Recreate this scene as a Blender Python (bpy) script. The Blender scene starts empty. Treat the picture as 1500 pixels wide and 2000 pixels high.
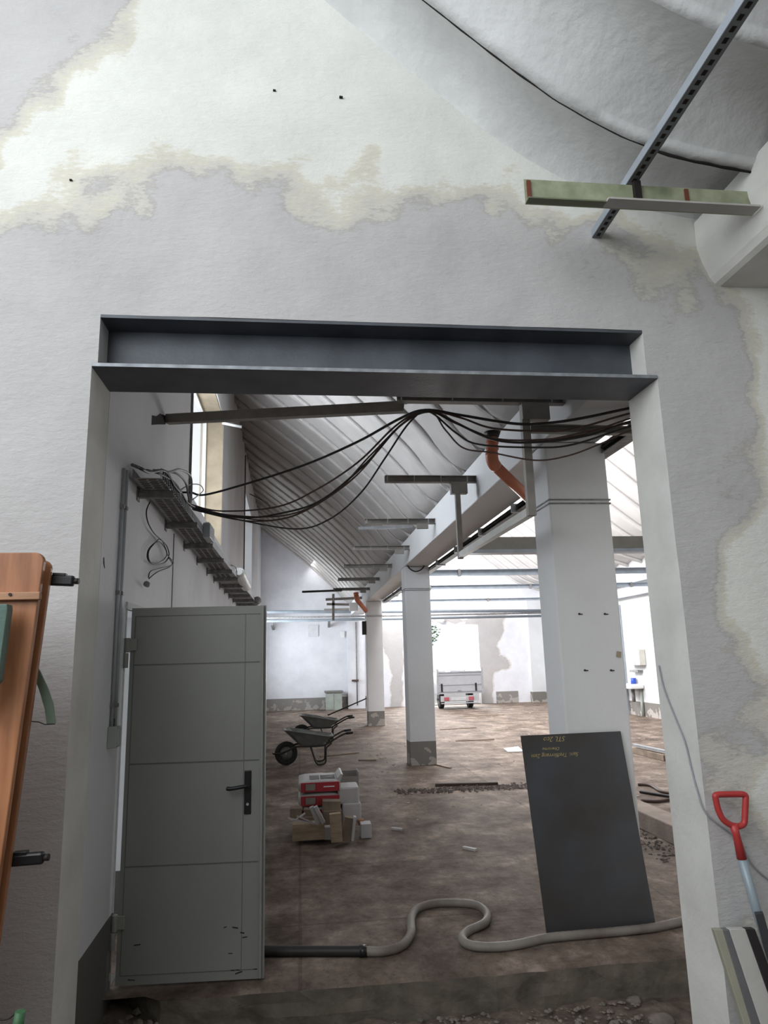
import bpy, bmesh, math, random
import numpy as np
from mathutils import Vector, Matrix, noise as mn
random.seed(7)
PI = math.pi
sc = bpy.context.scene
COL = sc.collection

# ------------------------------------------------------------------ camera
def nz(v):
    v = np.array(v, float); return v / np.linalg.norm(v)
F = 1380.0
EYE = 1.72
_Y = nz((585-750, 1292-1000, F))
_Z = nz((569-750, -6611, F)); _Z = nz(_Z - _Y*_Z.dot(_Y))
_X = np.cross(_Y, _Z)
R = np.stack([_X, _Y, _Z])
cd = bpy.data.cameras.new('camera'); cam = bpy.data.objects.new('camera', cd); COL.objects.link(cam)
M = Matrix.Identity(4)
for i in range(3):
    M[i][0] = R[i, 0]; M[i][1] = -R[i, 1]; M[i][2] = -R[i, 2]
M[0][3], M[1][3], M[2][3] = 0, 0, EYE
cam.matrix_world = M
cd.sensor_fit = 'HORIZONTAL'; cd.sensor_width = 36; cd.lens = F/1500*36
cd.clip_start = .05; cd.clip_end = 300
sc.camera = cam

def at(px, py, X=None, Y=None, Z=None):
    d = R @ np.array([px-750, py-1000, F])
    if Y is not None: t = Y/d[1]
    elif Z is not None: t = (Z-EYE)/d[2]
    else: t = X/d[0]
    return Vector((d[0]*t, d[1]*t, EYE+d[2]*t))

# ------------------------------------------------------------------ light, world, exposure
sc.view_settings.view_transform = 'Standard'; sc.view_settings.look = 'None'
sc.view_settings.gamma = 1; sc.view_settings.use_curve_mapping = False
sc.view_settings.exposure = 0.0
w = bpy.data.worlds.new('sky'); sc.world = w; w.use_nodes = True
bg = w.node_tree.nodes['Background']; bg.inputs[0].default_value = (.90, .95, 1, 1); bg.inputs[1].default_value = 1.2
def area(name, loc, to, sx, sy, power, col):
    l = bpy.data.lights.new(name, 'AREA'); l.shape = 'RECTANGLE'; l.size = sx; l.size_y = sy
    l.energy = power; l.color = col
    o = bpy.data.objects.new(name, l); COL.objects.link(o); o.location = loc
    o.rotation_euler = (Vector(to)-Vector(loc)).to_track_quat('-Z', 'Y').to_euler()
    return o
# daylight through the glazing of the near room (high on its left) and of the hall
area('daylight_near_glazing', (-3.45, -1.2, 4.9), (1.5, 3.6, 2.9), 6, 3.6, 295, (.95, .98, 1))
area('daylight_rear_glazing', (3.6, -4.6, 5.0), (1.6, 3.4, 3.2), 6, 2.6, 70, (1, .98, .93))
area('daylight_left_window', (-1.62, 8.4, 4.35), (1.8, 9.6, 3.0), 2.6, 1.7, 130, (.84, .91, 1))
area('daylight_added_window', (-1.95, 23.6, 2.4), (2.2, 26.0, 2.4), 3.4, 2.2, 250, (.86, .93, 1))  # added light at the unseen third opening, brightens the far wall
area('daylight_shed_glazing', (2.35, 18.5, 6.2), (7, 19, 1), 16, 3.2, 2250, (.98, .98, 1))
area('daylight_gateway', (5.3, 28.2, 2.2), (4.4, 18, 0.5), 3, 2.6, 420, (1, .99, .97)).data.spread = math.radians(110)

# ------------------------------------------------------------------ materials
MATS = {}
def newmat(name):
    m = bpy.data.materials.new(name); m.use_nodes = True
    nt = m.node_tree; return m, nt, nt.nodes, nt.links, nt.nodes['Principled BSDF']
def mat(name, c, rough=.7, metal=0, var=.12, scale=6, bump=.1, bscale=40, c2=None, spec=.4, stretch=(1, 1, 1), detail=6):
    if name in MATS: return MATS[name]
    m, nt, N, L, b = newmat(name)
    geo = N.new('ShaderNodeTexCoord')
    mp = N.new('ShaderNodeMapping'); mp.inputs['Scale'].default_value = stretch
    L.new(geo.outputs['Object'], mp.inputs[0])
    n = N.new('ShaderNodeTexNoise'); n.inputs['Scale'].default_value = scale; n.inputs['Detail'].default_value = detail
    L.new(mp.outputs[0], n.inputs[0])
    r = N.new('ShaderNodeValToRGB')
    r.color_ramp.elements[0].position = .3; r.color_ramp.elements[1].position = .7
    k = 1-var
    r.color_ramp.elements[0].color = (*([x*k for x in c] if c2 is None else c2), 1)
    r.color_ramp.elements[1].color = (*[min(1, x*(1+var*.4)) for x in c], 1)
    L.new(n.outputs[0], r.inputs[0]); L.new(r.outputs[0], b.inputs['Base Color'])
    b.inputs['Roughness'].default_value = rough; b.inputs['Metallic'].default_value = metal
    b.inputs['Specular IOR Level'].default_value = spec
    if bump:
        n2 = N.new('ShaderNodeTexNoise'); n2.inputs['Scale'].default_value = bscale; n2.inputs['Detail'].default_value = 5
        L.new(mp.outputs[0], n2.inputs[0])
        bp = N.new('ShaderNodeBump'); bp.inputs['Strength'].default_value = bump; bp.inputs['Distance'].default_value = .02
        L.new(n2.outputs[0], bp.inputs['Height']); L.new(bp.outputs[0], b.inputs['Normal'])
    MATS[name] = m; return m

def plaster_two(name, paint, cream, grey, tint=None):
    """old white paint, brushed cream edge and grey filler plaster, split by the vertex attribute 'mask'"""
    m, nt, N, L, b = newmat(name)
    a = N.new('ShaderNodeAttribute'); a.attribute_name = 'mask'
    g = N.new('ShaderNodeNewGeometry')
    def noise(s, d=6, st=(1, 1, 1), rot=0):
        mp = N.new('ShaderNodeMapping'); mp.inputs['Scale'].default_value = st; mp.inputs['Rotation'].default_value = (0, rot, 0)
        L.new(g.outputs['Position'], mp.inputs[0])
        n = N.new('ShaderNodeTexNoise'); n.inputs['Scale'].default_value = s; n.inputs['Detail'].default_value = d
        n.inputs['Roughness'].default_value = .65
        L.new(mp.outputs[0], n.inputs[0]); return n.outputs[0]
    def math_(op, x, y):
        q = N.new('ShaderNodeMath'); q.operation = op
        for i, v in enumerate((x, y)):
            if isinstance(v, (int, float)): q.inputs[i].default_value = v
            else: L.new(v, q.inputs[i])
        return q.outputs[0]
    f = math_('ADD', a.outputs['Fac'], math_('MULTIPLY', math_('SUBTRACT', noise(3.2, 8), .5), .42))
    f = math_('ADD', f, math_('MULTIPLY', math_('SUBTRACT', noise(11, 7, (1.5, 1, 4), .9), .5), .34))
    r = N.new('ShaderNodeValToRGB'); cr = r.color_ramp
    cr.elements[0].position = .37; cr.elements[0].color = (*paint, 1)
    cr.elements[1].position = .64; cr.elements[1].color = (*grey, 1)
    e = cr.elements.new(.44); e.color = (*cream, 1)
    e = cr.elements.new(.595); e.color = (grey[0]*.88, grey[1]*.865, grey[2]*.83, 1)
    e = cr.elements.new(.55); e.color = ((cream[0]+grey[0])/2, (cream[1]+grey[1])/2, (cream[2]+grey[2])/2, 1)
    L.new(f, r.inputs[0])
    mx = N.new('ShaderNodeMix'); mx.data_type = 'RGBA'; mx.blend_type = 'MULTIPLY'; mx.inputs['Factor'].default_value = 1
    r2 = N.new('ShaderNodeValToRGB'); r2.color_ramp.elements[0].position = .3; r2.color_ramp.elements[0].color = (.86, .86, .87, 1)
    r2.color_ramp.elements[1].position = .62; r2.color_ramp.elements[1].color = (1, 1, 1, 1)
    L.new(noise(1.6, 9), r2.inputs[0])
    L.new(r.outputs[0], mx.inputs['A']); L.new(r2.outputs[0], mx.inputs['B'])
    L.new(mx.outputs['Result'], b.inputs['Base Color'])
    b.inputs['Roughness'].default_value = .9; b.inputs['Specular IOR Level'].default_value = .2
    bp = N.new('ShaderNodeBump'); bp.inputs['Strength'].default_value = .36; bp.inputs['Distance'].default_value = .02
    h = math_('ADD', math_('MULTIPLY', noise(30, 5), .5), math_('MULTIPLY', noise(14, 6, (1, 1, 3), .6), .8))
    L.new(h, bp.inputs['Height']); L.new(bp.outputs[0], b.inputs['Normal'])
    MATS[name] = m; return m

def hall_paint(name, c, dado=(.17, .16, .145), zc=.38, stain=.1, chips=True):
    """white paint above, grey-brown dado below height zc with chipped lower edge"""
    m, nt, N, L, b = newmat(name)
    g = N.new('ShaderNodeNewGeometry'); s = N.new('ShaderNodeSeparateXYZ'); L.new(g.outputs['Position'], s.inputs[0])
    n = N.new('ShaderNodeTexNoise'); n.inputs['Scale'].default_value = 5; n.inputs['Detail'].default_value = 8; L.new(g.outputs['Position'], n.inputs[0])
    n3 = N.new('ShaderNodeTexNoise'); n3.inputs['Scale'].default_value = 1.1; n3.inputs['Detail'].default_value = 9; L.new(g.outputs['Position'], n3.inputs[0])
    wr = N.new('ShaderNodeValToRGB'); wr.color_ramp.elements[0].position = .34; wr.color_ramp.elements[1].position = .55
    wr.color_ramp.elements[0].color = (*[x*(1-stain) for x in c], 1); wr.color_ramp.elements[1].color = (*c, 1)
    L.new(n3.outputs[0], wr.inputs[0])
    lt = N.new('ShaderNodeMath'); lt.operation = 'LESS_THAN'; L.new(s.outputs['Z'], lt.inputs[0]); lt.inputs[1].default_value = zc
    mx = N.new('ShaderNodeMix'); mx.data_type = 'RGBA'; L.new(lt.outputs[0], mx.inputs['Factor'])
    L.new(wr.outputs[0], mx.inputs['A'])
    # chips of bare plaster in the lowest part
    mr = N.new('ShaderNodeMapRange'); L.new(s.outputs['Z'], mr.inputs[0]); mr.inputs[1].default_value = 0; mr.inputs[2].default_value = zc
    mr.inputs[3].default_value = .56 if chips else .0; mr.inputs[4].default_value = .34 if chips else 0
    gt = N.new('ShaderNodeMath'); gt.operation = 'LESS_THAN'; L.new(n.outputs[0], gt.inputs[0])
    sb = N.new('ShaderNodeMath'); sb.operation = 'SUBTRACT'; L.new(mr.outputs[0], sb.inputs[0]); sb.inputs[1].default_value = .03; L.new(sb.outputs[0], gt.inputs[1])
    m2 = N.new('ShaderNodeMix'); m2.data_type = 'RGBA'; L.new(gt.outputs[0], m2.inputs['Factor'])
    m2.inputs['A'].default_value = (*dado, 1); m2.inputs['B'].default_value = (.36, .33, .30, 1)
    L.new(m2.outputs['Result'], mx.inputs['B']); L.new(mx.outputs['Result'], b.inputs['Base Color'])
    b.inputs['Roughness'].default_value = .85; b.inputs['Specular IOR Level'].default_value = .25
    n2 = N.new('ShaderNodeTexNoise'); n2.inputs['Scale'].default_value = 22; n2.inputs['Detail'].default_value = 6; L.new(g.outputs['Position'], n2.inputs[0])
    bp = N.new('ShaderNodeBump'); bp.inputs['Strength'].default_value = .15; bp.inputs['Distance'].default_value = .02
    L.new(n2.outputs[0], bp.inputs['Height']); L.new(bp.outputs[0], b.inputs['Normal'])
    MATS[name] = m; return m

def floor_mat():
    m, nt, N, L, b = newmat('dusty_slab')
    g = N.new('ShaderNodeNewGeometry')
    def noise(s, d=8, st=(1, 1, 1), ro=.6):
        mp = N.new('ShaderNodeMapping'); mp.inputs['Scale'].default_value = st; L.new(g.outputs['Position'], mp.inputs[0])
        n = N.new('ShaderNodeTexNoise'); n.inputs['Scale'].default_value = s; n.inputs['Detail'].default_value = d; n.inputs['Roughness'].default_value = ro
        L.new(mp.outputs[0], n.inputs[0]); return n.outputs[0]
    r = N.new('ShaderNodeValToRGB'); cr = r.color_ramp
    cr.elements[0].position = .36; cr.elements[0].color = (.060, .042, .031, 1)
    cr.elements[1].position = .64; cr.elements[1].color = (.31, .245, .20, 1)
    e = cr.elements.new(.45); e.color = (.115, .083, .063, 1)
    e = cr.elements.new(.55); e.color = (.185, .140, .110, 1)
    L.new(noise(2.1, 14, (1, .8, 1), .74), r.inputs[0])
    r2 = N.new('ShaderNodeValToRGB'); r2.color_ramp.elements[0].position = .33; r2.color_ramp.elements[0].color = (.5, .47, .44, 1)
    r2.color_ramp.elements[1].position = .5; r2.color_ramp.elements[1].color = (1, 1, 1, 1)
    L.new(noise(11, 10, (1, .7, 1), .78), r2.inputs[0])
    mx = N.new('ShaderNodeMix'); mx.data_type = 'RGBA'; mx.blend_type = 'MULTIPLY'; mx.inputs['Factor'].default_value = .8
    L.new(r.outputs[0], mx.inputs['A']); L.new(r2.outputs[0], mx.inputs['B'])
    # slab joints
    br = N.new('ShaderNodeTexBrick'); mp = N.new('ShaderNodeMapping'); L.new(g.outputs['Position'], mp.inputs[0]); L.new(mp.outputs[0], br.inputs[0])
    mp.inputs['Location'].default_value = (.0, .2, 0)
    br.offset = 0; br.inputs['Scale'].default_value = 1; br.inputs['Brick Width'].default_value = 2.6; br.inputs['Row Height'].default_value = 1.35
    br.inputs['Mortar Size'].default_value = .012; br.inputs['Color1'].default_value = (1, 1, 1, 1); br.inputs['Color2'].default_value = (.95, .95, .95, 1)
    br.inputs['Mortar'].default_value = (.45, .4, .38, 1)
    m3 = N.new('ShaderNodeMix'); m3.data_type = 'RGBA'; m3.blend_type = 'MULTIPLY'; m3.inputs['Factor'].default_value = .5
    L.new(mx.outputs['Result'], m3.inputs['A']); L.new(br.outputs[0], m3.inputs['B'])
    L.new(m3.outputs['Result'], b.inputs['Base Color'])
    b.inputs['Roughness'].default_value = .8; b.inputs['Specular IOR Level'].default_value = .3
    bp = N.new('ShaderNodeBump'); bp.inputs['Strength'].default_value = .5; bp.inputs['Distance'].default_value = .03
    L.new(noise(9, 9, (.7, 1.5, 1), .7), bp.inputs['Height']); L.new(bp.outputs[0], b.inputs['Normal'])
    return m

PL = plaster_two('filled_wall', (.775, .78, .735), (.675, .65, .555), (.545, .535, .53))
PF = plaster_two('far_filled_wall', (.70, .70, .73), (.62, .59, .57), (.44, .42, .41))
HW = hall_paint('hall_white', (.60, .61, .62), stain=.10)
CW = hall_paint('column_white', (.62, .62, .62), dado=(.19, .18, .165), stain=.07)
LW = hall_paint('left_wall_white', (.72, .725, .74), dado=(.12, .115, .105), stain=.10, chips=False)
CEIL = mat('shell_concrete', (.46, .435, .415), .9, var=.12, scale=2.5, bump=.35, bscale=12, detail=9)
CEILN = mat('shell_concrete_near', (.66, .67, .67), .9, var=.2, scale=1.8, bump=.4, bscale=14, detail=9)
FL = floor_mat()
EARTH = mat('rubble_earth', (.15, .115, .09), .95, var=.6, scale=9, bump=.9, bscale=22, detail=9)
STEEL = mat('dark_primed_steel', (.088, .098, .115), .5, .1, var=.35, scale=4, bump=.05, bscale=60, spec=.5)
EDGE = mat('scuffed_steel_edge', (.30, .32, .345), .5, .3, var=.4, scale=12, bump=.05)
GALV = mat('galvanised', (.42, .44, .46), .45, .5, var=.25, scale=14, bump=.03)
GALVD = mat('dusty_galvanised', (.24, .235, .23), .65, .3, var=.4, scale=20, bump=.1)
CHAN = mat('painted_channel', (.27, .25, .225), .6, .1, var=.2, scale=8, bump=.03)
BLUEG = mat('blue_grey_steel', (.36, .40, .45), .45, .3, var=.15, scale=8, bump=.03)
GREEN = mat('pale_green_paint', (.34, .36, .25), .6, 0, var=.35, scale=9, bump=.08, c2=(.20, .225, .14))
DOORG = mat('grey_door_paint', (.235, .24, .225), .5, 0, var=.08, scale=2.5, bump=.02, bscale=8)
BLACK = mat('black_plastic', (.012, .012, .013), .35, var=.2, bump=0)
RUB = mat('black_cable', (.02, .017, .015), .55, var=.2, bump=0)
CABG = mat('grey_cable', (.30, .30, .30), .5, var=.15, bump=0)
CABB = mat('brown_cable', (.07, .04, .032), .6, var=.2, bump=0)
ORANGE = mat('orange_drain_pipe', (.52, .17, .09), .45, var=.15, scale=6, bump=.02)
WHITE = mat('white_plastic', (.75, .75, .74), .5, var=.05, bump=0)
SHEET = mat('black_sheet_steel', (.058, .064, .075), .42, .35, var=.45, scale=2.2, bump=.04, bscale=14, c2=(.05, .043, .038), spec=.5)
CHALK = mat('yellow_chalk', (.42, .34, .14), .9, var=.5, scale=60, bump=0)
WOOD = mat('orange_pine', (.42, .19, .09), .42, var=.45, scale=3, bump=.05, bscale=8, stretch=(7, 7, .7), c2=(.25, .10, .045))
WOODL = mat('raw_wood', (.38, .29, .20), .8, var=.35, scale=5, bump=.15, bscale=20, stretch=(1, 6, 6))
WOODD = mat('weathered_wood', (.26, .20, .15), .85, var=.4, scale=6, bump=.15, bscale=20)
FOAM = mat('white_foam', (.48, .46, .455), .8, var=.08, scale=10, bump=.1, bscale=60)
PAPER = mat('white_sack_paper', (.46, .44, .43), .7, var=.08, scale=8, bump=.2, bscale=15)
REDP = mat('red_sack_print', (.38, .03, .04), .65, var=.12, scale=8, bump=.2, bscale=15)
LABELM = mat('barcode_label', (.35, .31, .27), .7, var=.15, scale=60, stretch=(10, 1, .2), bump=0, c2=(.1, .09, .08))
INK = mat('printed_lines', (.25, .24, .24), .7, var=.3, scale=80, bump=0)
TRAYM = mat('barrow_steel', (.20, .21, .20), .5, .3, var=.25, scale=9, bump=.05)
TUBEM = mat('barrow_tube', (.045, .038, .034), .5, .3, var=.3, scale=12, bump=0)
TYRE = mat('tyre_rubber', (.028, .027, .026), .8, var=.3, scale=20, bump=.1)
RIM = mat('wheel_rim', (.18, .18, .18), .45, .4, var=.3, scale=12, bump=0)
ALU = mat('trailer_aluminium', (.36, .36, .38), .5, .2, var=.08, scale=4, bump=.02)
REDL = mat('red_lamp', (.32, .08, .09), .3, var=.1, bump=0)
REDG = mat('red_grip', (.48, .05, .05), .4, var=.08, bump=0)
SHAFT = mat('grey_blue_shaft', (.30, .36, .40), .4, .1, var=.1, bump=0)
HOSE = mat('grey_hose', (.20, .185, .16), .55, var=.45, scale=4, bump=.1, bscale=30, c2=(.12, .095, .08))
GPL = mat('dull_green_plastic', (.14, .19, .14), .35, var=.2, scale=5, bump=.02)
GREYB = mat('grey_cabinet', (.33, .36, .32), .6, var=.15, scale=5, bump=.03)
STONE = mat('rubble_stone', (.20, .17, .14), .95, var=.35, scale=14, bump=.5, bscale=30)
TAN = mat('tan_reveal', (.33, .27, .19), .9, var=.2, scale=5, bump=.25, bscale=25)
BLUEP = mat('blue_plastic', (.03, .08, .42), .4, var=.1, bump=0)
LEAFM = mat('green_leaves', (.14, .30, .08), .8, var=.4, scale=3, bump=0)
GROUT = mat('pale_yard', (.5, .48, .45), .9, var=.2, scale=2, bump=.1)
DARK = mat('dark_hole', (.015, .012, .010), .95, var=.2, bump=0)
def glassm():
    m, nt, N, L, b = newmat('window_glass')
    b.inputs['Base Color'].default_value = (.9, .95, .95, 1); b.inputs['Roughness'].default_value = .05
    b.inputs['Transmission Weight'].default_value = 1; b.inputs['IOR'].default_value = 1.05
    b.inputs['Alpha'].default_value = .25
    return m
GLASS = glassm()

# ------------------------------------------------------------------ mesh helpers
class MB:
    def __init__(s): s.v = []; s.f = []; s.sm = []; s.mi = []; s.cm = 0
    def add(s, vs, fs, smooth=False):
        k = len(s.v); s.v += [tuple(v) for v in vs]; s.f += [tuple(i+k for i in f) for f in fs]; s.sm += [smooth]*len(fs); s.mi += [s.cm]*len(fs); return s
    def hexa(s, p):   # 8 points: bottom 4 ccw, top 4 ccw
        return s.add(p, [(3, 2, 1, 0), (4, 5, 6, 7), (0, 1, 5, 4), (1, 2, 6, 5), (2, 3, 7, 6), (3, 0, 4, 7)])
    def box(s, a, b):
        x0, x1 = sorted((a[0], b[0])); y0, y1 = sorted((a[1], b[1])); z0, z1 = sorted((a[2], b[2]))
        return s.hexa([(x0, y0, z0), (x1, y0, z0), (x1, y1, z0), (x0, y1, z0), (x0, y0, z1), (x1, y0, z1), (x1, y1, z1), (x0, y1, z1)])
    def obox(s, c, size, rot=(0, 0, 0), cham=0):
        from mathutils import Euler
        q = Euler(rot).to_matrix(); hx, hy, hz = [d/2 for d in size]; c = Vector(c)
        P = [c + q @ Vector(p) for p in ((-hx, -hy, -hz), (hx, -hy, -hz), (hx, hy, -hz), (-hx, hy, -hz), (-hx, -hy, hz), (hx, -hy, hz), (hx, hy, hz), (-hx, hy, hz))]
        return s.hexa(P)
    def bar(s, p0, p1, w_, h_, up=(0, 0, 1)):
        p0 = Vector(p0); p1 = Vector(p1); d = (p1-p0).normalized(); sd = d.cross(Vector(up)).normalized(); u = sd.cross(d)
        a = sd*w_/2; b = u*h_/2
        return s.hexa([p0-a-b, p0+a-b, p1+a-b, p1-a-b, p0-a+b, p0+a+b, p1+a+b, p1-a+b])
    def prism(s, poly, y0, y1, ax='Y'):
        """poly of (a,b) -> XZ outline extruded in Y (or YZ in X, or XY in Z)"""
        f = {'Y': lambda a, b, t: (a, t, b), 'X': lambda a, b, t: (t, a, b), 'Z': lambda a, b, t: (a, b, t)}[ax]
        n = len(poly)
        vs = [f(a, b, y0) for a, b in poly]+[f(a, b, y1) for a, b in poly]
        fs = [tuple(range(n)), tuple(range(2*n-1, n-1, -1))]+[(i, i+n, (i+1) % n+n, (i+1) % n) for i in range(n)]
        return s.add(vs, fs)
    def tube(s, pts, r, seg=8, closed=False, cap=True):
        pts = [Vector(p) for p in pts]; n = len(pts); rs = r if isinstance(r, (list, tuple)) else [r]*n
        vs = []; prev = None
        for i, p in enumerate(pts):
            if closed: d = pts[(i+1) % n]-pts[i-1]
            else: d = pts[min(i+1, n-1)]-pts[max(i-1, 0)]
            d.normalize()
            if prev is None:
                u = d.orthogonal().normalized()
            else:
                u = prev-d*prev.dot(d)
                u = u.normalized() if u.length > 1e-6 else d.orthogonal().normalized()
            prev = u; v = d.cross(u)
            for k in range(seg):
                a = 2*PI*k/seg; vs.append(p+(u*math.cos(a)+v*math.sin(a))*rs[i])
        fs = []
        for i in range(n if closed else n-1):
            j = (i+1) % n
            for k in range(seg):
                k2 = (k+1) % seg; fs.append((i*seg+k, i*seg+k2, j*seg+k2, j*seg+k))
        s.add(vs, fs, True)
        if cap and not closed:
            b = len(s.v)-n*seg
            s.f += [tuple(b+k for k in range(seg-1, -1, -1)), tuple(b+(n-1)*seg+k for k in range(seg))]; s.sm += [False, False]; s.mi += [s.cm]*2
        return s
    def cyl(s, p0, p1, r, seg=16, r1=None): return s.tube([p0, p1], [r, r if r1 is None else r1], seg)
    def chan(s, p0, p1, w_, h_, t=.005, up=(0, 0, 1), lip=0):
        """U channel: web at -side, two flanges"""
        p0 = Vector(p0); p1 = Vector(p1); d = (p1-p0).normalized(); sd = d.cross(Vector(up)).normalized(); u = sd.cross(d)
        def q(a0, a1, b0, b1):
            s.hexa([p0+sd*a0+u*b0, p0+sd*a1+u*b0, p1+sd*a1+u*b0, p1+sd*a0+u*b0, p0+sd*a0+u*b1, p0+sd*a1+u*b1, p1+sd*a1+u*b1, p1+sd*a0+u*b1])
        q(-w_/2, w_/2, -h_/2, -h_/2+t); q(-w_/2, w_/2, h_/2-t, h_/2); q(w_/2-t, w_/2, -h_/2+t, h_/2-t)
        return s
    def build(s, name, m, parent=None, bevel=0, origin=True, fix=True):
        me = bpy.data.meshes.new(name)
        V = np.array(s.v, float)
        o_ = Vector((0, 0, 0))
        if origin and parent is None:
            c = (V.min(0)+V.max(0))/2; o_ = Vector((c[0], c[1], V[:, 2].min())); V = V-np.array(o_)
        elif parent is not None: V = V-np.array(PW[parent.name])
        me.from_pydata([tuple(v) for v in V], [], s.f)
        me.polygons.foreach_set('use_smooth', s.sm)
        ms = m if isinstance(m, (list, tuple)) else [m]
        for q in ms: me.materials.append(q)
        me.polygons.foreach_set('material_index', s.mi)
        me.validate(); me.update()
        if fix:
            b = bmesh.new(); b.from_mesh(me); bmesh.ops.recalc_face_normals(b, faces=b.faces); b.to_mesh(me); b.free()
        o = bpy.data.objects.new(name, me); COL.objects.link(o)
        if parent is not None:
            o.parent = parent; PW[o.name] = PW[parent.name]
        else: o.location = o_; PW[o.name] = o_
        if bevel:
            bv = o.modifiers.new('bevel', 'BEVEL'); bv.width = bevel; bv.segments = 2; bv.limit_method = 'ANGLE'
        return o
PW = {}   # world origin of every object (all unrotated until placed)
def tag(o, label=None, cat=None, group=None, kind=None):
    if label: o['label'] = label
    if cat: o['category'] = cat
    if group: o['group'] = group
    if kind: o['kind'] = kind
    return o
def empty(name, loc, label=None, cat=None, group=None, kind=None):
    o = bpy.data.objects.new(name, None); COL.objects.link(o); o.location = loc; o.empty_display_size = .1
    PW[o.name] = Vector(loc); return tag(o, label, cat, group, kind)
def copy_tree(o, parent=None):
    c = o.copy(); COL.objects.link(c); c.parent = parent; PW[c.name] = PW[o.name]
    for ch in list(o.children): copy_tree(ch, c)
    return c
def smooth_path(pts, k=8):
    """Catmull-Rom through the points"""
    P = [Vector(p) for p in pts]; out = []
    for i in range(len(P)-1):
        p0 = P[max(i-1, 0)]; p1 = P[i]; p2 = P[i+1]; p3 = P[min(i+2, len(P)-1)]
        for j in range(k):
            t = j/k
            out.append(.5*((2*p1)+(p2-p0)*t+(2*p0-5*p1+4*p2-p3)*t*t+(3*p1-p0-3*p2+p3)*t**3))
    out.append(P[-1]); return out

def poly_sd(pts, poly):
    """signed distance of points to polygon, positive inside"""
    P = np.asarray(pts, float); Q = np.asarray(poly, float); best = np.full(len(P), 1e9); ins = np.zeros(len(P), bool)
    for i in range(len(Q)):
        a = Q[i]; b = Q[(i+1) % len(Q)]; ab = b-a
        t = np.clip(((P-a)@ab)/(ab@ab), 0, 1); d = np.linalg.norm(P-(a+t[:, None]*ab), axis=1); best = np.minimum(best, d)
        c = (a[1] > P[:, 1]) != (b[1] > P[:, 1])
        with np.errstate(divide='ignore', invalid='ignore'):
            xi = (b[0]-a[0])*(P[:, 1]-a[1])/(b[1]-a[1])+a[0]
        ins ^= c & (P[:, 0] < xi)
    return np.where(ins, best, -best)

def wall(name, m, mp, u, v, thick, holes=(), step=.5, polys=(), soft=.5, lump=0, kind='structure', reveal=None, topf=None):
    """a thick wall with rectangular holes. mp(u,v,d) maps wall coordinates to the world, d = depth into the wall"""
    def lines(a, b, hs):
        c = sorted(set([a, b]+[x for x in hs if a < x < b])); out = []
        for i in range(len(c)-1):
            n = max(1, int(round((c[i+1]-c[i])/step)))
            out += [c[i]+(c[i+1]-c[i])*k/n for k in range(n)]
        return out+[c[-1]]
    U = lines(u[0], u[1], [h for H in holes for h in H[:2]]); V = lines(v[0], v[1], [h for H in holes for h in H[2:]])
    nu, nv = len(U), len(V)
    hole = lambda a, b: any(H[0] < a < H[1] and H[2] < b < H[3] for H in holes)
    uv = np.array([(a, b) for b in V for a in U])
    vs = []
    for dd in (0, thick):
        for a, b in uv:
            e = 0
            if lump and dd == 0: e = lump*(mn.noise(Vector((a*1.7, b*1.7, 3)))+.5*mn.noise(Vector((a*5, b*5, 9))))
            if topf and b == V[-1]: b = topf(a)
            vs.append(mp(a, b, dd+e))
    fs = []; mi = []
    K = nu*nv
    solid = [[not hole((U[i]+U[i+1])/2, (V[j]+V[j+1])/2) for i in range(nu-1)] for j in range(nv-1)]
    for j in range(nv-1):
        for i in range(nu-1):
            a = j*nu+i
            if solid[j][i]:
                fs.append((a, a+1, a+nu+1, a+nu)); mi.append(0)
                fs.append((a+K, a+nu+K, a+nu+1+K, a+1+K)); mi.append(0)
                for (dj, di, e0, e1) in ((-1, 0, a, a+1), (1, 0, a+nu, a+nu+1), (0, -1, a, a+nu), (0, 1, a+1, a+nu+1)):
                    jj, ii = j+dj, i+di
                    inside = 0 <= jj < nv-1 and 0 <= ii < nu-1
                    if not inside or not solid[jj][ii]:
                        fs.append((e0, e1, e1+K, e0+K)); mi.append(1 if inside else 0)
    me = bpy.data.meshes.new(name); me.from_pydata([tuple(x) for x in vs], [], fs); me.materials.append(m)
    me.materials.append(reveal or m)
    me.polygons.foreach_set('material_index', mi)
    if polys:
        sd = np.full(len(uv), -9.)
        for p in polys: sd = np.maximum(sd, poly_sd(uv, p))
        mk = np.clip(.5+sd/soft, 0, 1)
        for k, (a, b) in enumerate(uv):
            mk[k] = min(1, max(0, mk[k]+.35*(mn.noise(Vector((a*2.3, b*2.3, 1)))+.6*mn.noise(Vector((a*6, b*6, 5)))) * (1 if abs(sd[k]) < soft else 0)))
        at_ = me.attributes.new('mask', 'FLOAT', 'POINT'); at_.data.foreach_set('value', np.concatenate([mk, mk]))
    b = bmesh.new(); b.from_mesh(me); bmesh.ops.recalc_face_normals(b, faces=b.faces); b.to_mesh(me); b.free()
    me.update()
    o = bpy.data.objects.new(name, me); COL.objects.link(o); o['kind'] = kind; PW[o.name] = Vector((0, 0, 0))
    return o

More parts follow.
